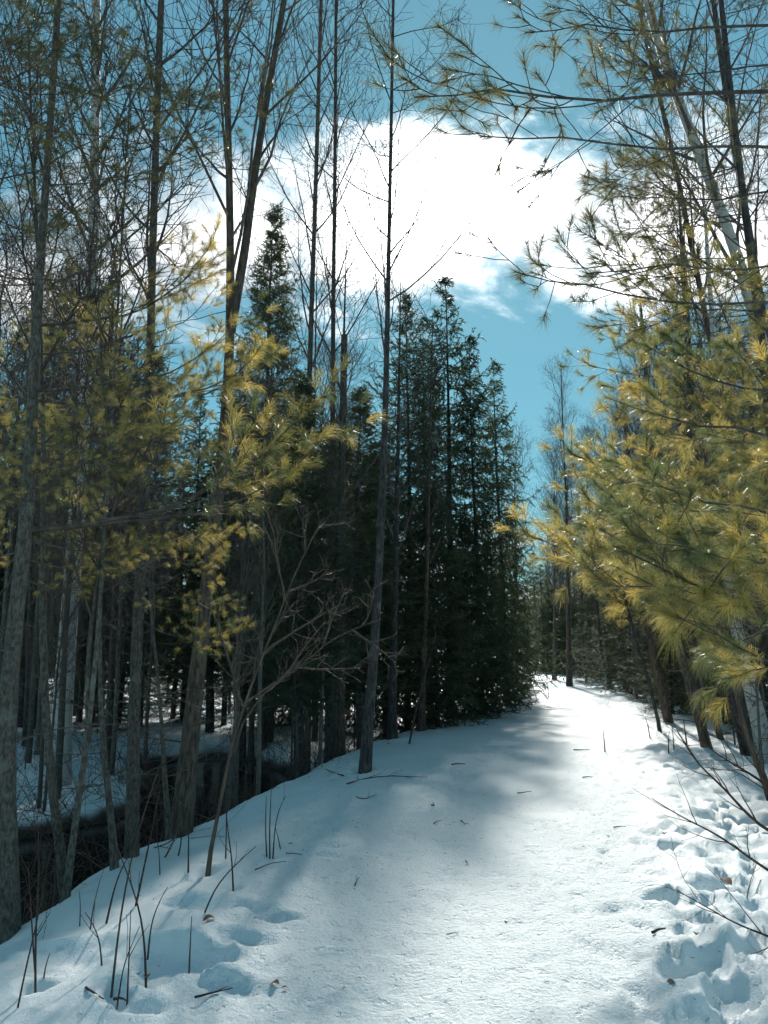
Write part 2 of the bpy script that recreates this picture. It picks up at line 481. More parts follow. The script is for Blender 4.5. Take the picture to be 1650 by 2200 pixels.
    earth = sstep(-0.80, -0.95, z + 0.25 * fbm(x * 1.7, y * 1.7, 4)) * sstep(0.3, 0.9, d) * sstep(2.6, 1.9, np.abs(x - stream_x(y))) * sstep(60, 40, y)
    at2 = o.data.attributes.new('earth', 'FLOAT', 'POINT'); at2.data.foreach_set('value', earth.astype(np.float32))
    tag(o, 'snow covered ground with the trodden trail and its banks', kind='structure')
    # the dark water
    yy = np.linspace(-8, 60, 60); sx = stream_x(yy)
    mb = MB(); V = np.concatenate([np.stack([sx - 3.2, yy, np.full(60, WATER_Z)], -1), np.stack([sx + 3.0, yy, np.full(60, WATER_Z)], -1)])
    k = np.arange(59); mb.add(V, np.stack([k, k + 60, k + 61, k + 1], -1))
    tag(mb.build('stream_water', M['water']), 'black still water of the narrow stream below the bank', kind='structure')


build_ground()

# ------------------------------------------------------------------ growing things
def spawn(rng, PP, RR, m, t0, t1, ang, length, P, up=0.3, jit=0.12, rfac=0.55, tip=0.0018, rmin=0.003, lenfall=0.0, droop=0.0, flat=0.0):
    """m children on each of N parents (arrays N,Q,3 / N,Q); returns child points and radii"""
    N, Q, _ = PP.shape
    t = t0 + (t1 - t0) * (np.arange(m)[None, :] + rng.random((N, m))) / m
    f = t * (Q - 1); i = np.clip(f.astype(int), 0, Q - 2); w = (f - i)[..., None]
    rows = np.arange(N)[:, None]
    pos = PP[rows, i] * (1 - w) + PP[rows, i + 1] * w
    rad = RR[rows, i] * (1 - w[..., 0]) + RR[rows, i + 1] * w[..., 0]
    tan = norm(PP[rows, i + 1] - PP[rows, i])
    ref = np.where(np.abs(tan[..., 2:3]) < 0.9, np.array([0, 0, 1.0]), np.array([1.0, 0, 0]))
    a = norm(np.cross(tan, ref)); b = np.cross(tan, a)
    if flat > 0:
        side = np.where((np.arange(m)[None, :] + np.zeros((N, 1))) % 2 == 0, 0.0, math.pi)
        az = side + rng.normal(0, (1 - flat) * 1.2 + 0.15, (N, m))
    else:
        az = np.arange(m)[None, :] * 2.4 + rng.random((N, 1)) * 6.28 + rng.normal(0, 0.5, (N, m))
    an = ang + rng.normal(0, 0.16, (N, m))
    d = tan * np.cos(an)[..., None] + (a * np.cos(az)[..., None] + b * np.sin(az)[..., None]) * np.sin(an)[..., None]
    if callable(length): Ln = length(t)
    else: Ln = length * (1 - lenfall * (t - t0) / max(t1 - t0, 1e-6))
    plen = np.linalg.norm(PP[:, -1] - PP[:, 0], axis=-1)[:, None]
    Ln = Ln * rng.uniform(0.65, 1.25, (N, m))
    K = N * m
    d = d.reshape(K, 3); p = pos.reshape(K, 3); st = (Ln.reshape(K) / (P - 1))[:, None]
    pts = np.zeros((K, P, 3)); pts[:, 0] = p
    for k in range(1, P):
        d = norm(d + np.array([0, 0, up - droop * 0.0]) * (1.0 / (P - 1)) + rng.normal(0, jit, (K, 3)))
        pts[:, k] = pts[:, k - 1] + d * st
    r0 = np.maximum(rad.reshape(K) * rfac, rmin)
    rr = r0[:, None] * (1 - np.linspace(0, 1, P)[None, :]) + np.minimum(tip, r0)[:, None] * np.linspace(0, 1, P)[None, :]
    return pts, rr


def resample(pts, n):
    pts = np.asarray(pts, float)
    s = np.concatenate([[0], np.cumsum(np.linalg.norm(np.diff(pts, axis=0), axis=1))])
    q = np.linspace(0, s[-1], n)
    out = np.stack([np.interp(q, s, pts[:, k]) for k in range(3)], -1)
    for _ in range(2):
        out[1:-1] = (out[:-2] + 2 * out[1:-1] + out[2:]) / 4
    return out


def needles(mb, rng, pos, dirs, n, ln, wd, spread=(0.35, 1.0), back=0.09, gold=0.5, gvar=0.25, droop=0.15, bend=0.0):
    """tufts of needles as thin triangles"""
    N = len(pos)
    t = rng.random((N, n)); az = rng.random((N, n)) * 2 * math.pi
    an = spread[0] + (spread[1] - spread[0]) * rng.random((N, n))
    dirs = norm(dirs)
    ref = np.where(np.abs(dirs[:, 2:3]) < 0.9, np.array([0, 0, 1.0]), np.array([1.0, 0, 0]))
    a = norm(np.cross(dirs, ref)); b = np.cross(dirs, a)
    d = dirs[:, None] * np.cos(an)[..., None] + (a[:, None] * np.cos(az)[..., None] + b[:, None] * np.sin(az)[..., None]) * np.sin(an)[..., None]
    d[..., 2] -= droop * rng.random((N, n)); d = norm(d)
    L_ = ln * rng.uniform(0.65, 1.15, (N, n))[..., None]
    base = pos[:, None] - dirs[:, None] * (back * t)[..., None]
    side = norm(np.cross(d, rng.normal(0, 1, (N, n, 3)))) * (wd * 0.5)
    mid = base + d * L_ * 0.5
    tipp = base + d * L_; tipp[..., 2] -= 0.06 * L_[..., 0]
    if bend:
        mid = base + d * L_ * 0.55; tipp[..., 2] -= bend * L_[..., 0]; mid[..., 2] += 0.12 * bend * L_[..., 0]
        V = np.stack([base - side, base + side, mid - side * 0.9, mid + side * 0.9, tipp], 2).reshape(-1, 3)
        k = np.arange(N * n)[:, None] * 5
        Fc = np.stack([k + np.array([0, 1, 3]), k + np.array([0, 3, 2]), k + np.array([2, 3, 4])], 1).reshape(-1, 3)
    else:
        V = np.stack([base - side, base + side, tipp], 2).reshape(-1, 3)
        Fc = np.arange(N * n * 3).reshape(-1, 3)
    tone = np.clip(gold + rng.normal(0, gvar, (N, 1)) + rng.normal(0, 0.07, (N, n)), 0, 1).ravel()
    if bend: tone = np.repeat(tone, 3)
    mb.add(V, Fc, tone)


def pine_bough(seed, L=1.6, dens=1.0, nn=110, ln=0.10, wd=0.0016, gold=0.5, sparse=False):
    """returns (wood mesh, needle mesh, length): a bough along +X"""
    rng = np.random.default_rng(seed)
    P = 9; s = np.linspace(0, 1, P)
    main = np.stack([s * L, 0.08 * L * np.sin(s * 2.2 + rng.random()) * s, L * ((-0.035 if sparse else -0.08) * np.sin(s * 3.0) + (0.04 if sparse else 0.10) * s ** 3)], -1)[None]
    mr = ((0.0052 if sparse else 0.0095) * (1 - s) + 0.0030)[None]
    main[0, 2:] += np.cumsum(rng.normal(0, 0.010 * L, (P - 2, 3)), 0)
    n2 = int((10 if sparse else 12) * dens)
    p2, r2 = spawn(rng, main, mr, n2, 0.25 if not sparse else 0.4, 0.97, 0.85, lambda t: 0.50 * L * (1.12 - t) + 0.10, 6, up=0.30, jit=0.10, rfac=0.5, tip=0.002, flat=0.88)
    n3 = 2 if sparse else 3
    p3, r3 = spawn(rng, p2, r2, n3, 0.35, 0.95, 0.75, 0.19 * L, 5, up=0.25, jit=0.10, rfac=0.6, tip=0.0015, lenfall=0.5, flat=0.5)
    w = MB(); w.tubes(main, mr, 6); w.tubes(p2, r2, 4); w.tubes(p3, r3, 3)
    pos = [main[:, -1], p2[:, -1], p3[:, -1]]; dr = [main[:, -1] - main[:, -2], p2[:, -1] - p2[:, -2], p3[:, -1] - p3[:, -2]]
    if not sparse:
        pos += [p2[:, -2], main[:, -2], 0.5 * (main[:, -2] + main[:, -3])]; dr += [p2[:, -2] - p2[:, -3], main[:, -1] - main[:, -2], main[:, -2] - main[:, -3]]
    pos = np.concatenate(pos); dr = np.concatenate(dr)
    nb = MB(); needles(nb, rng, pos, dr, nn, ln, wd, gold=gold, gvar=0.33, spread=(0.25, 0.95), bend=0.0 if sparse else 0.22)
    wo = w.build('bough', M['twig']); no = nb.build('needles', M['pine'] if not sparse else M['pine_far'], smooth=False, tone=True)
    a, b = wo.data, no.data
    bpy.data.objects.remove(wo); bpy.data.objects.remove(no)
    return a, b, L


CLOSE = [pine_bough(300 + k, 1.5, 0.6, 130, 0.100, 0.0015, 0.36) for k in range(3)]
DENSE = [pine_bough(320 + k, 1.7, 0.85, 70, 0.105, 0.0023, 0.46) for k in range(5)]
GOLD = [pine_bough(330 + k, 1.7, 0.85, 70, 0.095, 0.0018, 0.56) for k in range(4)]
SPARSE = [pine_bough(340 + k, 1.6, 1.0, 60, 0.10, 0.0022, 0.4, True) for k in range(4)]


def put_bough(tree, root, base, tip, kinds, rng, roll=0.0, fat=1.0):
    """a bough on a tree, from base towards tip (world points)"""
    k = kinds[int(rng.integers(len(kinds)))]
    d = np.asarray(tip, float) - np.asarray(base, float); ln = float(np.linalg.norm(d)); X = Vector(d / ln)
    Z = Vector((0, 0, 1)); Y = Z.cross(X).normalized(); Z = X.cross(Y)
    R = Matrix((X, Y, Z)).transposed().to_4x4() @ Matrix.Rotation(roll, 4, 'X')
    s = ln / k[2]
    o = linked('bough', k[0], tree)
    o.matrix_local = Matrix.Translation(Vector(np.asarray(base, float) - np.asarray(root, float))) @ R @ Matrix.Diagonal((s, s * fat, s * fat, 1))
    n = linked('needles', k[1], o)
    return o


def trunk_points(base, pix, depth, top_z, n=22, lean=(0, 0)):
    """polyline from a base point up through photo pixels at a depth, carried on to top_z"""
    pts = [np.asarray(base, float)]
    for px, py in pix:
        pts.append(at(px, py, depth))
    d = pts[-1] - pts[-2]
    if pts[-1][2] < top_z and d[2] > 0:
        g = (top_z - pts[-1][2]); dd = d / d[2]; dd[:2] *= 0.6
        pts.append(pts[-1] + dd * g)
    return resample(pts, n)


def trunk_obj(root, pts, r0, r1, mat, sides=10, flare=1.35, name='trunk', seed=0, wob=0.03, split=None):
    n = len(pts); s = np.linspace(0, 1, n)
    k1 = 1.0 if split is None else split
    rad = np.where(s <= k1, r1 + (r0 - r1) * np.clip(1 - s / k1, 0, 1) ** 1.7, r1 + (min(0.008, r1) - r1) * (s - k1) / max(1 - k1, 1e-6))
    rad = rad * (1 + (flare - 1) * np.exp(-np.arange(n) * 1.3))
    mb = MB(); p = pts.copy(); p[0, 2] -= 0.12
    mb.tubes(p, rad, sides, cap=True, wob=wob, seed=seed)
    o = mb.build(name, mat, root, off=root.location)
    return o, rad


def crown_tubes(rng, pts, rad, n1, t0, t1=0.97, ang=0.62, l1=2.6, n2=8, n3=4, up=0.55, l2=0.36, fall=0.55, side2=0.75):
    PP, RR = pts[None], rad[None]
    p1, r1 = spawn(rng, PP, RR, n1, t0, t1, ang, l1, 9, up=up, jit=0.07, rfac=0.42, tip=0.004, lenfall=fall, rmin=0.010)
    p2, r2 = spawn(rng, p1, r1, n2, 0.22, 0.98, side2, l1 * l2, 6, up=0.35, jit=0.09, rfac=0.5, tip=0.003, lenfall=0.6, rmin=0.0055)
    out = [(p1, r1, 5), (p2, r2, 3)]
    if n3:
        p3, r3 = spawn(rng, p2, r2, n3, 0.3, 0.97, 0.75, l1 * l2 * 0.45, 4, up=0.3, jit=0.10, rfac=0.55, tip=0.0025, lenfall=0.4, rmin=0.0038)
        out.append((p3, r3, 3))
    return out


def crown_obj(root, parts, mat, name='crown', off=None):
    mb = MB()
    for p, r, s in parts: mb.tubes(p, r, s)
    return mb.build(name, mat, root, off=root.location if off is None else off)


def pxr(w, depth):
    return 0.5 * w / F * depth * 1.02


def cut_share(b, pix, dep, pts, top_z):
    z = at(pix[-1][0], pix[-1][1], dep)[2]
    return float(np.clip((z - b[2]) / max(top_z - b[2], 0.1), 0.2, 0.97)) if top_z > z else None


# ---- leafless trees drawn one by one
def hero_tree(name, label, base, pix, w0, w1, top_z, mat, seed, depth=None, group=None, cat='tree', n1=20, t0=0.35, ang=0.6, l1=2.6,
              n2=9, n3=4, up=0.55, forks=(), twig='twig', sides=10, flare=1.3, low=9):
    rng = np.random.default_rng(seed)
    b = ground_hit(*base) if depth is None else at(base[0], base[1], depth)
    if depth is not None: b[2] = gz(b[0], b[1])
    dep = float(b[1])
    root = empty(name, b); tag(root, label, cat, group)
    pts = trunk_points(b, pix, dep, top_z)
    o, rad = trunk_obj(root, pts, pxr(w0, dep), pxr(w1, dep) if w1 else 0.012, M[mat], sides, flare, seed=seed, split=cut_share(b, pix, dep, pts, top_z))
    parts = crown_tubes(rng, pts, rad, n1, t0, ang=ang, l1=l1, n2=n2, n3=n3, up=up) if n1 else []
    if low:
        lp, lr = spawn(rng, pts[None], rad[None], low, 0.05, 0.42, 1.35, 1.0, 7, up=0.05, jit=0.10, rfac=0.12, tip=0.002, rmin=0.004)
        lp2, lr2 = spawn(rng, lp, lr, 4, 0.2, 0.95, 0.8, 0.35, 4, up=0.1, jit=0.12, rfac=0.6, tip=0.0015, rmin=0.0025)
        parts += [(lp, lr, 4), (lp2, lr2, 3)]
    for (fp, fw0, fw1, ftop, fn) in forks:
        fpts = trunk_points(at(fp[0][0], fp[0][1], dep), fp[1:], dep + 0.02, ftop, 16)
        fo, frad = trunk_obj(root, fpts, pxr(fw0, dep), pxr(fw1, dep), M[mat], 8, 1.0, name='stem', seed=seed + 1)
        if fn: parts += crown_tubes(rng, fpts, frad, fn, 0.2, ang=ang, l1=l1 * 0.8, n2=n2, n3=n3, up=up)
    if parts: crown_obj(root, parts, M[twig])
    return root, pts, rad


# row of trunks along the left bank
L1, L1p, L1r = hero_tree('pine_tree', 'leaning grey pine at the left edge of the snow bank with a long golden bough',
    (20, 2010), [(8, 1800), (12, 1500), (45, 1240), (62, 1080), (72, 800), (92, 480), (110, 250), (125, 0)], 46, 15, 8.5, 'bark_grey', 1, n1=0, flare=1.15)
L2, _, _ = hero_tree('bare_tree', 'slim grey trunk leaning from the water between the left edge pine and the white birch',
    (148, 1905), [(112, 1720), (100, 1550), (90, 1400), (92, 1200), (95, 950), (80, 500), (60, 100)], 19, 6, 7.5, 'bark_grey', 2, depth=6.0, n1=16, t0=0.45, l1=1.7)
L2b, _, _ = hero_tree('bare_tree', 'forked young grey tree rising from the stream edge below the white birch',
    (140, 1915), [(160, 1780), (192, 1560), (208, 1400), (218, 1250), (240, 900), (262, 500)], 15, 5, 6.8, 'bark_grey', 3, depth=5.9, n1=14, t0=0.4, l1=1.4,
    forks=[([(192, 1560), (186, 1420), (200, 1310), (225, 1150), (235, 950)], 13, 5, 4.0, 8)])
L2c, _, _ = hero_tree('bare_tree', 'thin crooked grey stem leaning left over the black stream before the birch',
    (250, 1860), [(240, 1780), (222, 1600), (216, 1540), (214, 1330), (222, 1100)], 16, 6, 4.8, 'bark_grey', 4, depth=6.4, n1=8, t0=0.5, l1=1.0)
BIRCH, _, _ = hero_tree('birch_tree', 'white barked birch standing across the stream among dark trunks',
    (125, 1690), [(135, 1500), (150, 1300), (168, 1080), (182, 850), (198, 600), (205, 350), (206, 0)], 42, 20, 17, 'birch', 5, depth=13.5, n1=26, t0=0.42, l1=3.0)
L4, L4p, L4r = hero_tree('pine_tree', 'straight grey trunk on the bank above the black stream with sparse high tufts',
    (284, 1838), [(286, 1600), (292, 1400), (306, 1150), (320, 930), (326, 600), (335, 300), (346, 0)], 27, 16, 9.5, 'bark_grey', 6, flare=1.15, n1=16, t0=0.5, l1=2.0, n3=2)
L5, _, _ = hero_tree('maple_tree', 'stout grey tree with a swollen foot at the stream edge, forking high into two stems',
    (388, 1790), [(402, 1640), (425, 1440), (452, 1200), (476, 1000), (492, 850), (497, 650), (492, 350), (484, 0)], 40, 14, 13.0, 'bark_brown', 7, n1=22, t0=0.42, l1=3.2,
    forks=[([(497, 690), (515, 640), (533, 480), (560, 280), (612, 0)], 22, 12, 12.0, 14)], flare=1.25)
L7, _, _ = hero_tree('cherry_tree', 'tall slim dark trunk standing alone on the snow crest left of the trail',
    (783, 1652), [(795, 1520), (806, 1380), (818, 1150), (828, 900), (834, 600), (840, 300), (845, 0)], 22, 7, 15.5, 'bark_dark', 8, n1=30, t0=0.38, ang=0.75, l1=2.5, up=0.5)
L9, _, _ = hero_tree('bare_tree', 'slender pole tree before the bright cloud, second left of the tall slim dark trunk',
    (640, 1560), [(660, 1000), (668, 700), (680, 350), (690, 0)], 16, 9, 20, 'bark_brown', 9, depth=15.5, n1=26, t0=0.4, l1=3.2)
L10, _, _ = hero_tree('bare_tree', 'slender pole tree before the bright cloud, nearest left of the tall slim dark trunk',
    (712, 1560), [(714, 1000), (716, 650), (720, 330), (722, 0)], 15, 8, 21, 'bark_brown', 10, depth=16.5, n1=26, t0=0.4, l1=3.2)
L11, _, _ = hero_tree(
    'dead_tree', 'bare broken topped brown trunk standing among the spruces behind the bank',
    (730, 1600), [(730, 1300), (735, 1000), (740, 720)], 22, 15, 0, 'bark_brown', 11, depth=14.0, n1=14, t0=0.3, l1=0.9, n3=0, up=-0.2)
L8, _, _ = hero_tree('sapling', 'reddish brown sapling leaning right from the snow bank with arching side twigs',
    (445, 1868), [(470, 1740), (500, 1590), (540, 1470), (592, 1340), (640, 1215), (690, 1120)], 9, 3, 0, 'sapling', 12, n1=10, t0=0.3, ang=0.85, l1=0.95, n2=6, n3=2, up=0.1,
    cat='sapling', twig='sapling', sides=7, low=0, forks=[([(505, 1580), (570, 1480), (640, 1440), (700, 1380), (760, 1350), (820, 1330)], 4.5, 2, 0, 6)])
hero_tree('bare_tree', 'thin grey stem growing beside the stout swollen foot at the stream edge',
    (366, 1800), [(355, 1700), (350, 1600), (340, 1450), (325, 1330)], 13, 6, 4.0, 'bark_grey', 13, depth=7.3, n1=8, t0=0.4, l1=0.9)
for k, (bp, pix, w0, w1, dep, lab) in enumerate((
        ((705, 1600), [(712, 1450), (722, 1250), (728, 1100)], 17, 11, 13.2, 'mid grey trunk behind the drooping spruce skirt on the bank'),
        ((660, 1600), [(664, 1450), (668, 1250)], 14, 9, 14.2, 'dark trunk left of the mid grey trunk behind the spruce skirt'),
        ((842, 1590), [(844, 1450), (850, 1250)], 20, 12, 14.8, 'upright dark trunk just behind the tall slim dark trunk'),
        ((905, 1570), [(908, 1450), (915, 1300)], 16, 10, 16.5, 'thin trunk under the big spruces where the snow crest narrows'),
        ((540, 1600), [(545, 1400), (560, 1200)], 14, 9, 17.0, 'thin dark trunk behind the reddish sapling across the stream'),
        ((232, 1640), [(236, 1500), (246, 1300), (250, 1000)], 16, 10, 15.0, 'dark upright trunk across the stream right of the white birch'),
        ((60, 1560), [(62, 1400), (70, 1100)], 14, 9, 18.0, 'thin trunk across the stream left of the white birch'))):
    hero_tree('bare_tree', lab, bp, pix, w0, w1, 9.5, 'bark_brown' if k % 2 else 'bark_dark', 40 + k, depth=dep, n1=18, t0=0.35, l1=1.8, n3=2)

# trunks on the right
R_HERO = (
    ('bare_tree', 'dark leaning trunk nearest the trail on the right edge of the snow', (1438, 1552), [(1420, 1480), (1398, 1380), (1370, 1230), (1350, 1000)], 17, 9, 8.5, 'bark_brown', None),
    ('bare_tree', 'brown leaning trunk planted at the edge of the trampled snow', (1521, 1608), [(1500, 1540), (1472, 1440), (1440, 1300), (1410, 1100), (1380, 700)], 19, 9, 8.0, 'bark_brown', None),
    ('bare_tree', 'thin dark trunk leaning left just behind the brown one by the trampled snow', (1552, 1590), [(1530, 1530), (1505, 1460), (1480, 1380), (1450, 1100)], 12, 7, 7.0, 'bark_brown', None),
    ('bare_tree', 'thick dark trunk leaning left beside the smooth grey birch', (1612, 1622), [(1585, 1530), (1555, 1420), (1530, 1340), (1500, 1100), (1470, 600)], 26, 14, 10.0, 'bark_dark', None),
    ('birch_tree', 'smooth pale grey birch curving up behind the pine tufts on the right', (1652, 1640), [(1625, 1520), (1600, 1440), (1578, 1340), (1565, 1240), (1545, 900)], 34, 16, 11.0, 'birch', None),
    ('sapling', 'reddish brown sapling slanting in from the right edge above the brush', (1660, 1712), [(1625, 1640), (1595, 1560), (1575, 1450), (1560, 1350)], 15, 7, 4.5, 'sapling', None),
    ('bare_tree', 'short dark trunk between the leaning trunks further back on the right', (1556, 1530), [(1540, 1490), (1515, 1410), (1490, 1250)], 22, 12, 8.5, 'bark_dark', None),
    ('bare_tree', 'thin stem leaning left at the trail edge before the far bend', (1312, 1480), [(1300, 1440), (1290, 1390), (1280, 1250)], 8, 5, 7.5, 'bark_brown', None),
    ('bare_tree', 'second thin stem leaning at the trail edge before the dark evergreens', (1345, 1480), [(1340, 1430), (1335, 1380), (1325, 1200)], 9, 5, 8.5, 'bark_brown', None),
    ('bare_tree', 'slim dark stem bending left where the trampled snow ends', (1419, 1572), [(1412, 1540), (1400, 1490), (1385, 1430), (1370, 1390)], 8, 5, 4.5, 'bark_dark', None),
)
for k, (nm, lab, bp, pix, w0, w1, top, mat, dep) in enumerate(R_HERO):
    hero_tree(nm, lab, bp, pix, w0, w1, top, mat, 60 + k, n1=16, t0=0.3, l1=1.7, n3=2, cat='sapling' if nm == 'sapling' else 'tree', twig='sapling' if nm == 'sapling' else 'twig', low=7)
UPB, UPBp, _ = hero_tree('birch_tree', 'white birch with black bands leaning left high in the upper right corner',
    (1760, 1640), [(1700, 1000), (1630, 700), (1560, 470), (1500, 330), (1450, 200), (1400, 50)], 34, 22, 14.5, 'birch', 75, depth=9.5, n1=22, t0=0.45, l1=2.6)
hero_tree('bare_tree', 'dark trunk rising steeply through the upper right corner behind the pine tufts',
    (1720, 1600), [(1660, 800), (1610, 500), (1575, 300), (1545, 100)], 28, 14, 15.5, 'bark_dark', 76, depth=10.5, n1=20, t0=0.4, l1=3.0)
hero_tree('bare_tree', 'dark limbed tree slanting up to the top left of the white leaning birch',
    (1640, 1560), [(1560, 900), (1500, 600), (1440, 300), (1380, 60)], 20, 10, 18, 'bark_brown', 77, depth=12.5, n1=22, t0=0.4, l1=2.8)
hero_tree('bare_tree', 'many twigged pale tree above the evergreens where the trail narrows',
    (1222, 1440), [(1216, 1050), (1208, 900), (1205, 780)], 12, 2, 10.5, 'bark_brown', 78, depth=36, n1=34, t0=0.3, l1=3.0, n2=9, n3=4)
hero_tree('bare_tree', 'thin bare tree standing behind the edge of the big spruce beside the blue sky gap',
    (1190, 1440), [(1192, 1100), (1190, 980)], 9, 1.6, 9.0, 'bark_brown', 79, depth=44, n1=28, t0=0.3, l1=2.6)
for k, px in enumerate((1176, 1188, 1199, 1262)):
    hero_tree('birch_tree', '{} pale slender birch from the left at the end of the trail', (px, 1430), [(px - 1, 1330), (px + 2, 1250), (px + 1, 1150)], 7.5, 5, 9.0, 'birch', 90 + k,
              depth=62 + k, n1=14, t0=0.55, l1=1.8, n3=0, group='slender birches at the end of the trail', sides=7)

# ---- copies of leafless trees for the wood on both sides
def bare_kind(seed, H, lean, n1, l1, ang, up, r0):
    rng = np.random.default_rng(seed)
    n = 18; s = np.linspace(0, 1, n)
    w = np.cumsum(rng.normal(0, 0.05, (n, 2)), 0)
    pts = np.stack([lean * s * H * 0.1 + w[:, 0] * s, w[:, 1] * s, s * H], -1)
    rad = r0 * (1 - s) + 0.008
    mb = MB(); p = pts.copy(); p[0, 2] = -0.4; mb.tubes(p, rad, 7, wob=0.03, seed=seed)
    t = mb.build('trunk', M['bark_grey'])
    mb = MB()
    for p_, r_, s_ in crown_tubes(rng, pts, rad, n1, 0.28, ang=ang, l1=l1, n2=9, n3=5, up=up): mb.tubes(p_, r_, s_)
    c = mb.build('crown', M['twig'])
    a, b = t.data, c.data
    bpy.data.objects.remove(t); bpy.data.objects.remove(c)
    return a, b, H


BARE = [bare_kind(500, 12, 0.2, 30, 3.0, 0.6, 0.6, 0.085), bare_kind(501, 11, -0.5, 26, 2.6, 0.75, 0.5, 0.07), bare_kind(502, 13, 0.4, 34, 3.2, 0.55, 0.7, 0.10),
        bare_kind(503, 9, 0.0, 26, 2.0, 0.8, 0.5, 0.05), bare_kind(504, 12, -0.3, 30, 2.4, 0.5, 0.6, 0.07)]


def put_bare(x, y, k, s, rz, label, group):
    t, c, H = BARE[k]
    r = empty('bare_tree', (x, y, gz(x, y))); r.rotation_euler = (0, 0, rz); r.scale = (s, s, s)
    tag(r, label, 'tree', group); linked('trunk', t, r); linked('crown', c, r)


rng = np.random.default_rng(61)
for k in range(40):
    dep = 12 + 22 * rng.random(); px = -60 + 830 * rng.random()
    p = at(px, 1400, dep)
    if p[0] > bank_x(dep) - 0.6: continue
    if abs(p[0] - stream_x(dep)) < 1.6: p[0] -= 3.2
    put_bare(p[0], dep, int(rng.integers(5)), rng.uniform(0.8, 1.15), rng.random() * 6.28, '{} thin leafless tree from the left edge in the wood across the stream', 'leafless trees in the wood across the stream')
for k in range(60):
    dep = 10 + 26 * rng.random(); px = 1330 + 420 * rng.random()
    p = at(px, 1400, dep)
    if p[0] < edge_x(dep) + 1.6: continue
    put_bare(p[0], dep, int(rng.integers(5)), rng.uniform(0.75, 1.1), rng.random() * 6.28, '{} thin leafless tree from the trail in the thicket right of it', 'leafless trees in the thicket right of the trail')
for k in range(9):
    dep = 55 + 30 * rng.random(); px = 1120 + 330 * rng.random()
    p = at(px, 1400, dep)
    if bank_x(dep) - 0.6 < p[0] < edge_x(dep) + 1.0: p[0] += 6
    put_bare(p[0], dep, int(rng.integers(5)), rng.uniform(0.7, 1.0), rng.random() * 6.28, '{} far leafless tree from the left beyond the end of the trail', 'leafless trees beyond the end of the trail')

for k, (px, dep, sc) in enumerate(((1206, 58, 1.45), (1226, 52, 1.35), (1248, 60, 1.6), (1268, 50, 1.4), (1288, 57, 1.55), (1312, 48, 1.35), (1335, 54, 1.5), (1108, 60, 1.5))):
    p = at(px, 1400, dep)
    put_bare(p[0], dep, k % 5, sc, k * 1.7, '{} far leafless tree from the left beyond the end of the trail', 'leafless trees beyond the end of the trail')
for k, (px, dep, sc) in enumerate(((1325, 30, 1.0), (1352, 26, 0.95), (1378, 32, 1.15), (1400, 22, 0.9), (1345, 36, 1.2))):
    p = at(px, 1400, dep); p[0] = max(p[0], float(edge_x(dep)) + 0.8)
    put_bare(p[0], dep, (k * 2 + 1) % 5, sc, k * 2.3, '{} thin leafless tree from the trail in the thicket right of it', 'leafless trees in the thicket right of the trail')


def put_sapling(x, y, k, sc, rz, label, group):
    t, c, H = BARE[k]
    r = empty('sapling', (x, y, gz(x, y))); r.rotation_euler = (0.05 * math.sin(rz * 3), 0.08 * math.cos(rz * 5), rz); r.scale = (sc * 0.8, sc * 0.8, sc)
    tag(r, label, 'sapling', group); linked('trunk', t, r); linked('crown', c, r)


rng = np.random.default_rng(62); n_s = 0
while n_s < 30:
    dep = 8.5 + 11 * rng.random(); p = at(20 + 860 * rng.random(), 1400, dep)
    if p[0] > bank_x(dep) - 0.35 or abs(p[0] - stream_x(dep)) < 1.35 and dep < 19: continue
    n_s += 1
    put_sapling(p[0], dep, int(rng.integers(5)), rng.uniform(0.28, 0.5), rng.random() * 6.28, '{} twiggy thin sapling from the left edge in the brush by the stream', 'saplings in the brush by the stream')
rng = np.random.default_rng(63); n_s = 0
while n_s < 16:
    dep = 9.5 + 12 * rng.random(); x = float(edge_x(dep)) + 1.3 + 3.0 * rng.random(); n_s += 1
    put_sapling(x, dep, int(rng.integers(5)), rng.uniform(0.25, 0.42), rng.random() * 6.28, '{} twiggy sapling from the trail among the leaning trunks on the right', 'saplings among the leaning trunks')

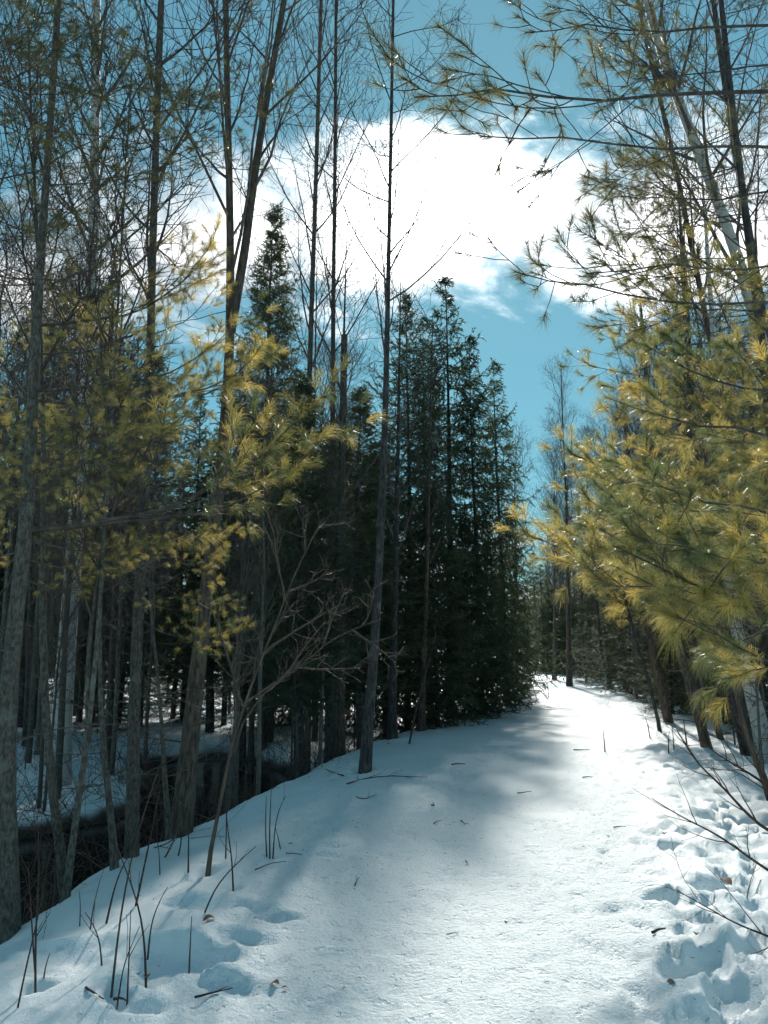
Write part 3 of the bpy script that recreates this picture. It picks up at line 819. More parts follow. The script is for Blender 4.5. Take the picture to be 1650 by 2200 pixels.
# ---- spruces
def spruce_kind(seed, H=10.0, R=2.0, z0=0.7, whorls=36, per=6, dead=True, nd_=1.0, droop=0.5, shape=0.80):
    rng = np.random.default_rng(seed)
    n = 14; s = np.linspace(0, 1, n)
    pts = np.stack([0.05 * np.sin(s * 5 + seed), 0.05 * np.cos(s * 4), s * H], -1); rad = 0.0085 * H * (1 - s) + 0.006
    tb = MB(); p = pts.copy(); p[0, 2] = -0.4; tb.tubes(p, rad, 8, wob=0.03, seed=seed)
    hz = z0 + (H - z0) * (np.linspace(0, 1, whorls) ** 0.92)
    B, L_ = [], []
    for h in hz:
        m = per if h < H * 0.85 else 4
        f = (h - z0) / (H - z0)
        r = R * ((1 - f) ** shape) * min(1.0, 0.25 + (1 - f) / 0.22) * (0.62 + 0.38 * min(1, f / 0.18)) + 0.10
        az0 = rng.random() * 6.28
        for j in range(m):
            az = az0 + j * 6.28 / m + rng.normal(0, 0.2); l = r * rng.uniform(0.50, 1.28)
            el = 0.95 * f ** 2 - 0.30 * (1 - f) + rng.normal(0, 0.1)
            q = np.linspace(0, 1, 8)
            rr = q * l
            dz = rr * math.tan(el) - droop * 0.16 * l * np.sin(q * 2.6) + 0.10 * l * q ** 3
            hh = h + rng.normal(0, 0.08)
            B.append(np.stack([rr * math.cos(az), rr * math.sin(az), hh + dz], -1)); L_.append(l)
    B = np.array(B); L_ = np.array(L_)
    RR = 0.011 * L_[:, None] * (1 - np.linspace(0, 1, 8))[None] + 0.003
    cb = MB(); cb.tubes(B, RR, 3)
    # side twigs, hanging
    m2 = 13
    p2, r2 = spawn(rng, B, RR, m2, 0.16, 0.98, 0.95, 1.0, 4, up=-0.55 * droop, jit=0.10, rfac=0.5, flat=0.6)
    ln2 = (0.46 * np.repeat(L_, m2).reshape(-1, m2) * (1.05 - (np.arange(m2)[None] + 0.5) / m2) + 0.10)
    p2 = p2[:, :1] + (p2 - p2[:, :1]) * ln2.reshape(-1, 1, 1)
    cb.tubes(p2, np.full(p2.shape[:2], 0.0022), 3)
    wood = cb.build('branches', M['bark_dark'])
    # needles on main axes and twigs
    nb = MB()
    def clothe(PP, per_len, lo=0.0):
        seg = norm(PP[:, -1] - PP[:, 0]); ll = np.linalg.norm(PP[:, -1] - PP[:, 0], axis=-1)
        cnt = np.maximum((ll * per_len).astype(int), 4); idx = np.repeat(np.arange(len(PP)), cnt)
        t = lo + (1 - lo) * rng.random(len(idx)); f = t * (PP.shape[1] - 1); i = np.clip(f.astype(int), 0, PP.shape[1] - 2); w = (f - i)[:, None]
        pos = PP[idx, i] * (1 - w) + PP[idx, i + 1] * w; dr = norm(PP[idx, i + 1] - PP[idx, i])
        needles(nb, rng, pos, dr, 1, 0.070, 0.0150, spread=(0.30, 1.0), back=0.0, gold=0.5, gvar=0.2, droop=0.05)
    clothe(B, 64 * nd_, 0.2); clothe(p2, 108 * nd_, 0.0)
    crown = nb.build('crown', M['spruce'], smooth=False, tone=True)
    tr = tb.build('trunk', M['bark_dark'])
    res = (tr.data, wood.data, crown.data, H, R)
    for o in (tr, wood, crown): bpy.data.objects.remove(o)
    return res


SPRUCE = [spruce_kind(700, 10, 2.0, 1.7, 30, 6, nd_=1.05), spruce_kind(701, 10, 2.0, 0.5, 21, 9, nd_=1.15, droop=1.5, shape=0.76), spruce_kind(702, 7, 1.7, 0.35, 26, 6, nd_=1.0, droop=0.3),
          spruce_kind(703, 10, 1.2, 2.0, 42, 5, nd_=1.0, droop=0.5)]


def put_spruce(px, py, dep, R, k, label, group=None, rz=None):
    top = at(px, py, dep); z0 = gz(top[0], dep); h = top[2] - z0
    tr, wd, cr, H, RK = SPRUCE[k]
    r = empty('spruce_tree', (top[0], dep, z0)); r.scale = (R / RK, R / RK, h / H); r.rotation_euler = (0, 0, rz if rz is not None else px * 0.37)
    tag(r, label, 'tree', group)
    linked('trunk', tr, r); linked('branches', wd, r); linked('crown', cr, r)
    return r


G_L = 'spruces in the dark wood across the stream'
SP = [
    (590, 465, 19.0, 1.75, 3, 'tall narrow dark spruce whose spire stands before the bright cloud'),
    (956, 605, 21.0, 2.75, 1, 'tallest dark spruce of the clump right of the tall slim trunk'),
    (873, 645, 19.5, 2.2, 0, 'dark spruce in the clump just right of the tall slim trunk'),
    (912, 690, 23.0, 2.2, 1, 'dark spruce in the middle of the clump behind its two neighbours'),
    (1064, 785, 24.0, 2.15, 1, 'drooping spruce at the right side of the dark clump beside the blue gap'),
    (1012, 730, 20.5, 1.8, 1, 'dark spruce filling the clump beneath its tallest spire'),
    (1092, 1110, 27.0, 1.3, 2, 'small sunlit green spruce leaning over the trail edge at the foot of the clump'),
    (1106, 1260, 31.0, 1.1, 2, 'low spruce at the left trail edge before the far bend'),
    (1046, 1180, 23.0, 1.5, 2, 'bushy young spruce under the clump beside the narrowing trail'),
    (655, 830, 12.6, 1.35, 3, 'dark spruce whose skirt droops to the snow crest above the stream'),
    (775, 850, 16.0, 1.7, 3, 'dark spruce behind the tall slim trunk on the snow crest'),
    (715, 930, 18.0, 1.9, 0, 'dark spruce behind the broken topped brown trunk'),
    (832, 930, 18.0, 1.9, 1, 'short dark spruce between the tall slim trunk and the clump'),
    (930, 1050, 17.5, 1.7, 2, 'young dark spruce standing in front of the clump above the trail bank'),
    (1000, 1130, 19.5, 1.6, 2, 'young spruce at the clump foot with twigs touching the trail snow'),
    (548, 900, 19.0, 1.5, 3, 'slender dark spruce across the stream behind the reddish sapling'),
]
for px, py, dep, R, k, lab in SP: put_spruce(px, py, dep, R, k, lab)
for px, py, dep, R, k in ((150, 570, 22, 2.2, 0), (245, 580, 24, 2.2, 0), (55, 690, 21, 2.2, 0), (335, 780, 23, 2.2, 3), (430, 850, 26, 2.4, 0), (515, 760, 24, 2.1, 0), (470, 960, 22, 1.8, 3),
                          (95, 960, 23, 2.0, 3), (200, 980, 25, 2.2, 0), (290, 1000, 24, 2.0, 3), (400, 1000, 26, 2.0, 0), (640, 800, 25, 2.2, 1), (730, 900, 27, 2.2, 0),
                          (-60, 800, 20, 2.2, 0), (590, 980, 22, 2.2, 0), (800, 980, 25, 2.4, 1), (-120, 950, 19, 2.0, 0), (60, 1330, 24, 1.5, 2), (150, 1300, 27, 1.6, 2), (255, 1340, 23, 1.3, 2), (330, 1310, 28, 1.7, 2), (420, 1330, 25, 1.5, 2), (500, 1300, 29, 1.7, 2), (580, 1330, 24, 1.4, 2), (680, 1320, 28, 1.6, 2), (375, 1270, 33, 2.0, 2), (210, 1250, 34, 2.0, 2)):
    put_spruce(px, py, dep, R, k, '{} dark spruce from the left edge in the crowded wood across the stream', G_L)
for px, py, dep, R, k in ((1252, 1335, 40, 1.6, 2), (1300, 1300, 34, 1.8, 2), (1345, 1260, 29, 1.9, 2), (1395, 1330, 25, 1.3, 2)):
    put_spruce(px, py, dep, R, k, '{} low evergreen from the far bend lining the right trail edge', 'low evergreens along the right trail edge')
far_s = [(1160, 1215, 62, 3.2, 1), (1183, 1270, 60, 2.6, 2), (1206, 1235, 58, 3.0, 1), (1228, 1285, 54, 2.6, 2), (1250, 1225, 56, 3.2, 1), (1275, 1270, 50, 2.8, 2), (1300, 1190, 52, 3.2, 1),
         (1195, 1180, 74, 3.6, 0), (1235, 1165, 72, 3.6, 0), (1270, 1150, 66, 3.6, 0), (1145, 1190, 72, 3.4, 1), (1330, 1230, 44, 2.8, 1)]
for px, py, dep, R, k in far_s:
    put_spruce(px, py, dep, R, k, '{} far dark spruce from the left closing the end of the trail', 'far spruces closing the end of the trail')
for px, py, dep, R, k in ((1450, 1130, 24, 2.2, 0), (1530, 1050, 20, 2.2, 1), (1620, 980, 18, 2.2, 0), (1390, 1120, 33, 2.4, 1), (1580, 900, 26, 2.6, 0), (1480, 960, 32, 2.6, 0), (1690, 900, 16, 2.2, 1), (1360, 1080, 42, 2.8, 0), (1430, 1280, 20, 1.2, 2), (1640, 1200, 14.5, 1.3, 2)):
    put_spruce(px, py, dep, R, k, '{} dark evergreen from the trail deep in the thicket right of it', 'evergreens in the thicket right of the trail')

# ---- pines
def pine_boughs(root, pts, rad, z0, z1, step, per, Lf, kinds, rng, az_c=None, az_w=3.1416, el=(0.05, 0.35)):
    z = z0
    while z < z1:
        i = int(np.argmin(np.abs(pts[:, 2] - z)))
        for j in range(per):
            az = rng.random() * 6.283 if az_c is None else az_c + rng.uniform(-az_w, az_w)
            l = Lf(z) * rng.uniform(0.7, 1.15); e = rng.uniform(*el)
            b = np.array([np.interp(z, pts[:, 2], pts[:, 0]), np.interp(z, pts[:, 2], pts[:, 1]), z + rng.normal(0, 0.05)])
            put_bough(root, root.location, b, b + l * np.array([math.cos(az) * math.cos(e), math.sin(az) * math.cos(e), math.sin(e)]), kinds, rng, rng.normal(0, 0.25))
        z += step * rng.uniform(0.8, 1.2)


def px_boughs(root, items, kinds, rng):
    for (bx, by, bd, tx, ty, td) in items:
        put_bough(root, root.location, at(bx, by, bd), at(tx, ty, td), kinds, rng, rng.normal(0, 0.2))


rng = np.random.default_rng(88)
D1 = float(L1.location[1])
px_boughs(L1, [(60, 1135, D1, 690, 990, D1 + 0.5), (66, 1010, D1, 420, 900, D1 + 0.4), (70, 950, D1, 300, 930, D1 - 0.5), (72, 860, D1, 560, 800, D1 + 0.9),
               (75, 760, D1, 330, 690, D1 - 0.3), (76, 900, D1, -130, 930, D1 - 0.2), (64, 1040, D1, -100, 1010, D1 + 0.4), (70, 1000, D1, 190, 930, D1 - 0.7),
               (80, 700, D1, 480, 560, D1 + 0.9), (60, 1160, D1, 330, 1180, D1 + 0.7), (55, 1200, D1, 260, 1200, D1 + 0.9), (50, 1240, D1, 170, 1260, D1 + 0.8),
               (70, 930, D1, 250, 860, D1 + 1.2), (72, 850, D1, 160, 780, D1 + 1.3), (56, 1180, D1, -60, 1180, D1 + 0.6), (70, 980, D1, 330, 960, D1 + 0.2), (72, 900, D1, 300, 800, D1 - 0.4), (74, 840, D1, 500, 730, D1 + 0.2), (66, 1050, D1, 250, 1010, D1 - 0.3), (64, 1080, D1, 20, 1040, D1 - 0.8), (60, 1140, D1, 690, 930, D1 + 0.2)], GOLD, rng)
pine_boughs(L1, L1p, L1r, 4.4, 8.3, 0.42, 4, lambda z: 1.9 - 0.12 * z, SPARSE, rng)
D4 = float(L4.location[1])
px_boughs(L4, [(296, 1330, D4, 500, 1370, D4 - 0.4), (298, 1290, D4, 470, 1300, D4 - 0.3), (300, 1260, D4, 430, 1190, D4 - 0.6), (303, 1200, D4, 490, 1150, D4 - 0.2), (305, 1150, D4, 120, 1150, D4 - 0.5),
               (312, 1050, D4, 470, 960, D4 + 0.6), (312, 1050, D4, 180, 1090, D4 + 0.8), (318, 900, D4, 440, 820, D4 + 0.8), (300, 1250, D4, 180, 1210, D4 + 0.2),
               (320, 860, D4, 600, 760, D4 + 0.6), (322, 800, D4, 180, 700, D4 + 0.5), (324, 720, D4, 460, 620, D4 - 0.6)], DENSE[:3], rng)
pine_boughs(L4, L4p, L4r, 5.0, 9.2, 0.5, 3, lambda z: 2.0 - 0.1 * z, SPARSE, rng)


def off_pine(label, x, y, H, r0, seed, lean=(0, 0), mat='bark_dark'):
    z = gz(x, y); root = empty('pine_tree', (x, y, z)); tag(root, label, 'tree')
    s = np.linspace(0, 1, 20); g = np.random.default_rng(seed)
    pts = np.stack([x + lean[0] * s + 0.05 * np.sin(s * 6 + seed), y + lean[1] * s + 0.05 * np.cos(s * 5), z + s * H], -1)
    o, rad = trunk_obj(root, pts, r0, 0.015, M[mat], 10, 1.3, seed=seed)
    return root, pts, rad


# pine just outside the right edge: its boughs hang into the picture close by
PA, PAp, PAr = off_pine('close pine reaching in from the right edge with large golden green tufts', 2.45, 3.5, 7.0, 0.085, 3)
b = lambda z: (float(np.interp(z, PAp[:, 2], PAp[:, 0])), float(np.interp(z, PAp[:, 2], PAp[:, 1])), z)
for (z, tx, ty, td) in ((1.8, 1345, 1320, 2.9), (1.72, 1500, 1375, 2.9), (1.9, 1230, 1180, 3.5), (1.95, 1290, 1240, 3.2), (2.05, 1420, 1230, 2.9), (2.25, 1310, 1050, 3.9),
                        (2.65, 1300, 900, 3.9), (2.9, 1360, 780, 4.0), (2.55, 1540, 960, 4.2)):
    put_bough(PA, PA.location, b(z), at(tx, ty, td), CLOSE, rng, rng.normal(0, 0.2))
for (z, tx, ty, td) in ((3.3, 1100, 600, 4.0), (4.2, 1060, 335, 3.9), (4.6, 900, 270, 4.6), (5.0, 1130, 120, 4.4), (3.6, 1250, 640, 3.2), (4.0, 1350, 450, 4.6), (4.8, 1350, 200, 4.4)):
    put_bough(PA, PA.location, b(z), at(tx, ty, td), SPARSE, rng, rng.normal(0, 0.2))
# more pines in the wood on the right
PB, PBp, PBr = hero_tree('pine_tree', 'dark pine trunk rising on the far right through its own yellow tufts',
    (1700, 1720), [(1655, 900), (1625, 640), (1600, 450), (1575, 250), (1555, 60)], 34, 14, 11.0, 'bark_dark', 120, depth=7.6, n1=0)
pine_boughs(PB, PBp, PBr, 2.2, 5.4, 0.5, 4, lambda z: 2.5 - 0.15 * z, DENSE, rng)
pine_boughs(PB, PBp, PBr, 5.2, 9.5, 0.36, 4, lambda z: 2.4 - 0.12 * z, SPARSE, rng)
PC, PCp, PCr = off_pine('bushy young pine behind the close tufts on the right of the trail', 4.35, 6.6, 5.2, 0.07, 5)
pine_boughs(PC, PCp, PCr, 2.35, 5.0, 0.46, 4, lambda z: 2.4 - 0.30 * z, DENSE, rng)
PD, PDp, PDr = off_pine('young pine further back among the leaning trunks on the right', 6.0, 11.5, 6.5, 0.07, 6)
pine_boughs(PD, PDp, PDr, 2.0, 6.2, 0.45, 5, lambda z: 2.3 - 0.28 * z, DENSE, rng)
PE, PEp, PEr = off_pine('slender young pine behind the bushy pine beside the trail thicket', 6.4, 15.5, 8.2, 0.08, 8)
pine_boughs(PE, PEp, PEr, 2.4, 8.0, 0.36, 5, lambda z: 2.4 - 0.24 * z, DENSE, rng)
# pine just outside the left edge, dark tufts in the corner
PF, PFp, PFr = off_pine('pine outside the left edge whose dark tufts fill the upper left corner', -3.5, 4.6, 7.5, 0.09, 9)
pine_boughs(PF, PFp, PFr, 4.2, 7.2, 0.5, 2, lambda z: 2.3 - 0.14 * z, SPARSE, rng, az_c=0.1, az_w=0.8)
PG, PGp, PGr = off_pine('slim pine across the stream between the birch and the left edge', -5.6, 9.6, 9.0, 0.09, 10)
pine_boughs(PG, PGp, PGr, 3.4, 5.8, 0.5, 4, lambda z: 2.2 - 0.15 * z, DENSE, rng)
pine_boughs(PG, PGp, PGr, 6.0, 8.8, 0.45, 4, lambda z: 2.0 - 0.12 * z, SPARSE, rng)

# ---- nest in the leaning birch
def nest():
    g = np.random.default_rng(5); c = at(1432, 172, 9.45)
    d = norm(g.normal(0, 1, (170, 3))); st = c + d * g.uniform(0.03, 0.15, (170, 1)) * np.array([1.2, 1, 0.75])
    dd = norm(np.cross(d, g.normal(0, 1, (170, 3)))); ln = g.uniform(0.08, 0.26, (170, 1))
    pts = np.stack([st - dd * ln * 0.5, st + d * 0.02, st + dd * ln * 0.5], 1)
    mb = MB(); mb.tubes(pts, np.full((170, 3), 0.004), 4)
    tag(mb.build('nest', M['bark_dark']), 'dark twig nest lodged against the leaning white birch', 'nest')


nest()

# ---- stems standing in the snow
def stem(label, pix, w, seed, twigs=0, group='dry stems standing in the snow', name='dry_stem', cat='stem', mat='stem', tl=0.18):
    g = np.random.default_rng(seed); b = ground_hit(*pix[0]); dep = float(b[1])
    root = empty(name, b); tag(root, label, cat, group)
    pts = resample([b + np.array([0, 0, -0.05])] + [at(x, y, dep + 0.04 * k) for k, (x, y) in enumerate(pix[1:])], 10)
    s = np.linspace(0, 1, 10); rad = pxr(w, dep) * (1 - 0.65 * s)
    mb = MB(); mb.tubes(pts, rad, 5); mb.build('stalk', M[mat], root, off=b)
    if twigs:
        p, r = spawn(g, pts[None], rad[None], twigs, 0.35, 0.95, 0.6, tl, 4, up=0.3, jit=0.1, rfac=0.6, tip=0.001, rmin=0.0012)
        for q in range(len(p)):
            mb = MB(); mb.tubes(p[q], r[q], 4); mb.build('twig', M[mat], root, off=b)


STEMS = (
    ([(78, 2122), (76, 2000), (85, 1880), (82, 1780)], 5, 4, 'forked reddish stem cluster stalk in the lower left snow'),
    ([(78, 2080), (68, 1980), (60, 1850)], 4, 2, 'thin stalk rising left of the forked reddish stem'),
    ([(36, 2162), (55, 2080), (80, 1980), (110, 1820)], 4, 1, 'straight stalk slanting right from the lower left corner'),
    ([(92, 2105), (98, 2075), (107, 2048)], 4, 0, 'short stub beside the forked reddish stem'),
    ([(225, 1985), (245, 1910), (262, 1860), (280, 1835)], 5, 0, 'dark stalk slanting right on the crest at the stream edge'),
    ([(240, 2122), (255, 1990), (275, 1870), (310, 1740), (345, 1640)], 5, 2, 'long dark stalk slanting right over the black stream'),
    ([(288, 1950), (308, 1870), (325, 1790), (345, 1690)], 5, 2, 'reddish stalk arching up beside the straight grey trunk'),
    ([(315, 2107), (312, 2020), (295, 1930), (262, 1850), (245, 1800)], 5, 2, 'dark stalk with a melted hollow at its foot, bent left at the top'),
    ([(318, 2040), (325, 1980), (345, 1930), (360, 1906)], 4, 0, 'short curved side stalk beside the bent one'),
    ([(222, 2083), (215, 2020), (200, 1985), (183, 1960)], 4, 2, 'crooked thin stalk left of the long dark one'),
    ([(274, 2140), (278, 2040), (281, 1955)], 4, 1, 'upright thin stalk right of the long dark one'),
    ([(252, 2143), (266, 2070), (300, 1990)], 3.5, 1, 'thin slanting stalk between the two upright ones'),
    ([(407, 2070), (409, 2020), (412, 1968)], 4, 0, 'single straight stalk standing in the large melted hollow'),
    ([(405, 1876), (405, 1800), (406, 1745)], 4, 0, 'straight dark stalk before the swollen trunk foot'),
    ([(434, 1960), (460, 1910), (492, 1870), (520, 1845), (550, 1818)], 4, 2, 'arching stalk leaning right across the bank'),
    ([(502, 1904), (498, 1840), (488, 1780), (486, 1730)], 4, 1, 'stalk with a hanging dead leaf beside the reddish sapling'),
    ([(485, 1845), (486, 1790), (487, 1700)], 3.5, 1, 'straight dark stalk right of the reddish sapling foot'),
    ([(574, 1838), (570, 1780), (572, 1710)], 3.5, 0, 'left stalk of the three upright ones on the bank'),
    ([(580, 1840), (579, 1780), (583, 1690)], 3.5, 0, 'middle stalk of the three upright ones on the bank'),
    ([(586, 1842), (590, 1780), (598, 1740), (614, 1710)], 3.5, 1, 'right stalk of the three upright ones, bent at the top'),
    ([(605, 1824), (598, 1800), (592, 1780)], 3, 0, 'short stub beside the three upright stalks'),
    ([(345, 1885), (342, 1830), (335, 1790)], 3, 0, 'short thin stalk behind the curved side stalk'),
    ([(172, 1990), (173, 1940), (170, 1915)], 3, 0, 'tiny twin stalk at the crest near the stream'),
    ([(192, 2003), (200, 1950), (215, 1890)], 3.5, 1, 'thin stalk on the crest left of the crooked one'),
    ([(380, 1840), (392, 1800), (375, 1740)], 3.5, 2, 'thin twig at the crest beside the swollen trunk foot'),
    ([(878, 1598), (890, 1540), (905, 1480), (935, 1370)], 5, 3, 'tall thin whip on the crest right of the tall slim trunk'),
    ([(1300, 1615), (1298, 1590), (1296, 1570)], 3, 0, 'tiny stalk in the trampled snow by the leaning trunks'),
    ([(1448, 1612), (1446, 1580), (1444, 1560)], 3, 1, 'thin stalk among the trampled snow right of the trail'),
    ([(1476, 1600), (1472, 1570), (1468, 1545)], 4, 0, 'short dark stub before the brown leaning trunk'),
    ([(1398, 1588), (1392, 1560), (1386, 1540)], 3, 1, 'thin stalk at the right trail edge before the slim bending stem'),
    ([(1436, 1620), (1436, 1590), (1438, 1572)], 3, 0, 'tiny stalk at the foot of the leaning trunks'),
)
for k, (pix, w, tw, lab) in enumerate(STEMS):
    stem(lab, pix, w, 900 + k, tw)
# arching cane over the stream
stem('pale cane arching in a hoop over the black stream', [(345, 1845), (372, 1815), (392, 1760), (388, 1700), (352, 1672), (338, 1690)], 4, 960, 0, name='cane', cat='cane', mat='sapling')
# brush whips leaning in from the right
def whip(label, pix, dep, w, seed, n=6, tl=0.35):
    g = np.random.default_rng(seed)
    pts = resample([at(x, y, dep + 0.12 * k) for k, (x, y) in enumerate(pix)], 14)
    b = pts[0].copy(); foot = np.array([b[0] + 0.25, b[1] - 0.1, gz(b[0] + 0.25, b[1] - 0.1) - 0.05])
    pts = resample(np.concatenate([[foot], pts]), 16)
    root = empty('bare_shrub', foot); tag(root, label, 'shrub', 'leafless shrubs leaning in from the right')
    s = np.linspace(0, 1, 16); rad = pxr(w, dep) * (1 - 0.75 * s)
    mb = MB(); mb.tubes(pts, rad, 6); mb.build('stem', M['stem'], root, off=foot)
    p, r = spawn(g, pts[None], rad[None], n, 0.25, 0.95, 0.6, tl, 6, up=0.15, jit=0.13, rfac=0.6, tip=0.001, rmin=0.0016)
    p2, r2 = spawn(g, p, r, 2, 0.3, 0.9, 0.7, tl * 0.4, 4, up=0.1, jit=0.12, rfac=0.6, tip=0.0009, rmin=0.0012)
    for q in range(len(p)):
        mb = MB(); mb.tubes(p[q], r[q], 4); mb.tubes(p2[2 * q:2 * q + 2], r2[2 * q:2 * q + 2], 3); mb.build('twig', M['stem'], root, off=foot)


whip('dark whip twig reaching furthest left over the trampled snow', [(1655, 1875), (1600, 1835), (1540, 1790), (1470, 1760), (1400, 1715)], 5.6, 7, 1001)
whip('dark whip twig crossing above the longest one beneath the leaning trunks', [(1660, 1795), (1590, 1740), (1560, 1690), (1500, 1650), (1450, 1560)], 7.2, 8, 1002, 8, 0.5)
whip('low dark twig lying just above the deep hollows', [(1655, 2012), (1590, 1990), (1520, 1950), (1450, 1910)], 4.5, 6, 1003)
whip('upright thorny twig at the lower right edge with shrivelled leaves', [(1612, 2040), (1600, 1960), (1608, 1900), (1628, 1850)], 4.9, 4, 1004, 5, 0.2)
whip('tangled dark twig below the reddish slanting sapling', [(1665, 1700), (1610, 1660), (1570, 1640), (1500, 1590)], 8.0, 8, 1005, 9, 0.55)
whip('fine dark twig rising at the right edge beside the pale grey birch foot', [(1660, 1740), (1640, 1660), (1600, 1600), (1580, 1480)], 7.8, 7, 1006, 9, 0.5)

# ---- bits lying on the snow
def fallen(label, pix, w, seed, tw=2, name='fallen_twig', cat='twig', mat='stem', group='fallen twigs on the snow', tl=0.12):
    g = np.random.default_rng(seed); P_ = []
    for (x, y) in pix:
        q = ground_hit(x, y); q[2] += 0.012; P_.append(q)
    pts = resample(P_, 7); pts[2:5, 2] += 0.003
    dep = pts[0, 1]; rad = pxr(w * (0.7 if w < 5 else 1), dep) * (1 - 0.6 * np.linspace(0, 1, 7))
    root = empty(name, P_[0]); tag(root, label, cat, group)
    mb = MB(); mb.tubes(pts, rad, 6); mb.build('stick', M[mat], root, off=P_[0])
    if tw:
        p, r = spawn(g, pts[None], rad[None], tw, 0.2, 0.9, 0.7, tl, 4, up=0.0, jit=0.15, rfac=0.6, tip=0.001, rmin=0.0014)
        p[:, :, 2] = np.maximum(p[:, :, 2], pts[:, 2].min() + 0.004)
        for q in range(len(p)):
            mb = MB(); mb.tubes(p[q], r[q], 4); mb.build('twig', M[mat], root, off=P_[0])


TW = ((( 745, 1686), (800, 1670), (850, 1668), (918, 1672), 4, 5, 'branching fallen twig lying below the tall slim dark trunk', 0.35),
      ((765, 1714), (785, 1722), (800, 1712), (810, 1708), 3, 2, 'small curved twig on the snow left of the trail', 0.1),
      ((418, 2148), (450, 2142), (480, 2134), (500, 2128), 5, 1, 'straight stick lying on the near snow', 0.06),
      ((184, 2127), (200, 2140), (212, 2146), (222, 2152), 5, 0, 'short bent stick in the near left snow', 0.06),
      ((244, 2152), (255, 2151), (265, 2153), (272, 2156), 6, 0, 'stubby dark stick in the near left snow', 0.06),
      ((548, 1872), (570, 1864), (590, 1856), (615, 1854), 4, 0, 'thin stick on the bank below the three upright stalks', 0.06),
      ((615, 1836), (630, 1838), (640, 1838), (650, 1840), 3, 1, 'thin pale stick at the sunlit patch of the bank', 0.05),
      ((738, 1668), (720, 1664), (708, 1660), (690, 1648), 4, 2, 'dark stick beside the drooping spruce skirt', 0.15),
      ((762, 1906), (766, 1898), (768, 1892), (772, 1888), 4, 1, 'small hooked twig on the shaded trail', 0.04),
      ((926, 1732), (932, 1730), (934, 1736), (930, 1726), 4, 2, 'small forked twig on the shaded trail', 0.05),
      ((932, 1772), (938, 1768), (942, 1766), (946, 1766), 4, 0, 'short dark twig on the shaded trail', 0.05),
      ((990, 1766), (994, 1770), (997, 1772), (999, 1774), 4, 1, 'tiny bent twig in the middle of the trail', 0.04),
      ((1112, 1706), (1122, 1706), (1132, 1704), (1142, 1702), 3.5, 0, 'thin twig on the sunlit middle of the trail', 0.05),
      ((1252, 1672), (1260, 1671), (1268, 1672), (1272, 1671), 3.5, 1, 'thin twig near the right side of the trail', 0.05),
      ((1318, 1780), (1330, 1779), (1338, 1779), (1345, 1778), 3.5, 0, 'dark twig near the right trail edge', 0.05),
      ((1402, 2008), (1412, 2004), (1420, 2001), (1430, 1999), 7, 0, 'thick dark bark sliver beside the deep hollows', 0.05),
      ((960, 2012), (970, 2011), (978, 2010), (986, 2009), 3.5, 0, 'pale thin twig on the near trail', 0.05),
      ((970, 1644), (980, 1643), (990, 1643), (1000, 1642), 3.5, 0, 'thin stick across the far shaded trail', 0.05),
      ((1232, 1612), (1245, 1613), (1258, 1613), (1268, 1611), 3, 0, 'thin stick on the far right of the trail', 0.05),
      ((1000, 1852), (1003, 1856), (1005, 1860), (1002, 1862), 3, 1, 'tiny split twig on the middle trail', 0.03),
      ((840, 1545), (870, 1560), (895, 1552), (922, 1540), 5, 5, 'brushy fallen branch on the crest under the spruces', 0.4),
      ((1075, 1516), (1095, 1514), (1115, 1517), (1135, 1516), 5, 7, 'small heap of spruce twigs at the left trail edge', 0.5))
for k, (a, b_, c, d, w, tw, lab, tl) in enumerate(TW):
    fallen(lab, (a, b_, c, d), w, 1100 + k, tw, tl=tl)
fallen('dark fallen log lying across the far end of the trail', ((1140, 1440), (1165, 1441), (1190, 1443), (1222, 1447)), 6, 1150, 3, 'fallen_log', 'log', 'bark_dark', None, 1.2)
fallen('second fallen log lying nearer across the far end of the trail', ((1148, 1449), (1165, 1448), (1195, 1448), (1212, 1446)), 4, 1151, 3, 'fallen_log', 'log', 'bark_dark', None, 1.0)
fallen('pale broken log slanting down the bank behind the tall slim trunk', ((735, 1574), (770, 1582), (800, 1592), (836, 1600)), 8, 1152, 2, 'fallen_log', 'log', 'sapling', None, 0.5)


def leaf(px, py, s, seed, label):
    g = np.random.default_rng(seed); c = ground_hit(px, py) + np.array([0, 0, 0.016])
    n = 9; t = np.linspace(0, 1, n); w = np.sin(t * math.pi) ** 0.8 * 0.38; a = g.random() * 6.28
    mid = np.stack([t - 0.5, np.zeros(n), 0.12 * np.sin(t * 4)], -1); l = mid + np.stack([0 * t, w, 0.3 * w], -1); r = mid + np.stack([0 * t, -w, 0.35 * w], -1)
    V = np.concatenate([l, mid, r]) * s; R = np.array([[math.cos(a), -math.sin(a), 0], [math.sin(a), math.cos(a), 0], [0, 0, 1]])
    V = V @ R.T; k = np.arange(n - 1)
    mb = MB(); mb.add(V, np.concatenate([np.stack([k, k + 1, k + 1 + n, k + n], -1), np.stack([k + n, k + n + 1, k + 1 + 2 * n, k + 2 * n], -1)]))
    o = mb.build('dead_leaf', M['leaf']); o.location = tuple(c); tag(o, label, 'leaf', 'dead leaves on the snow')


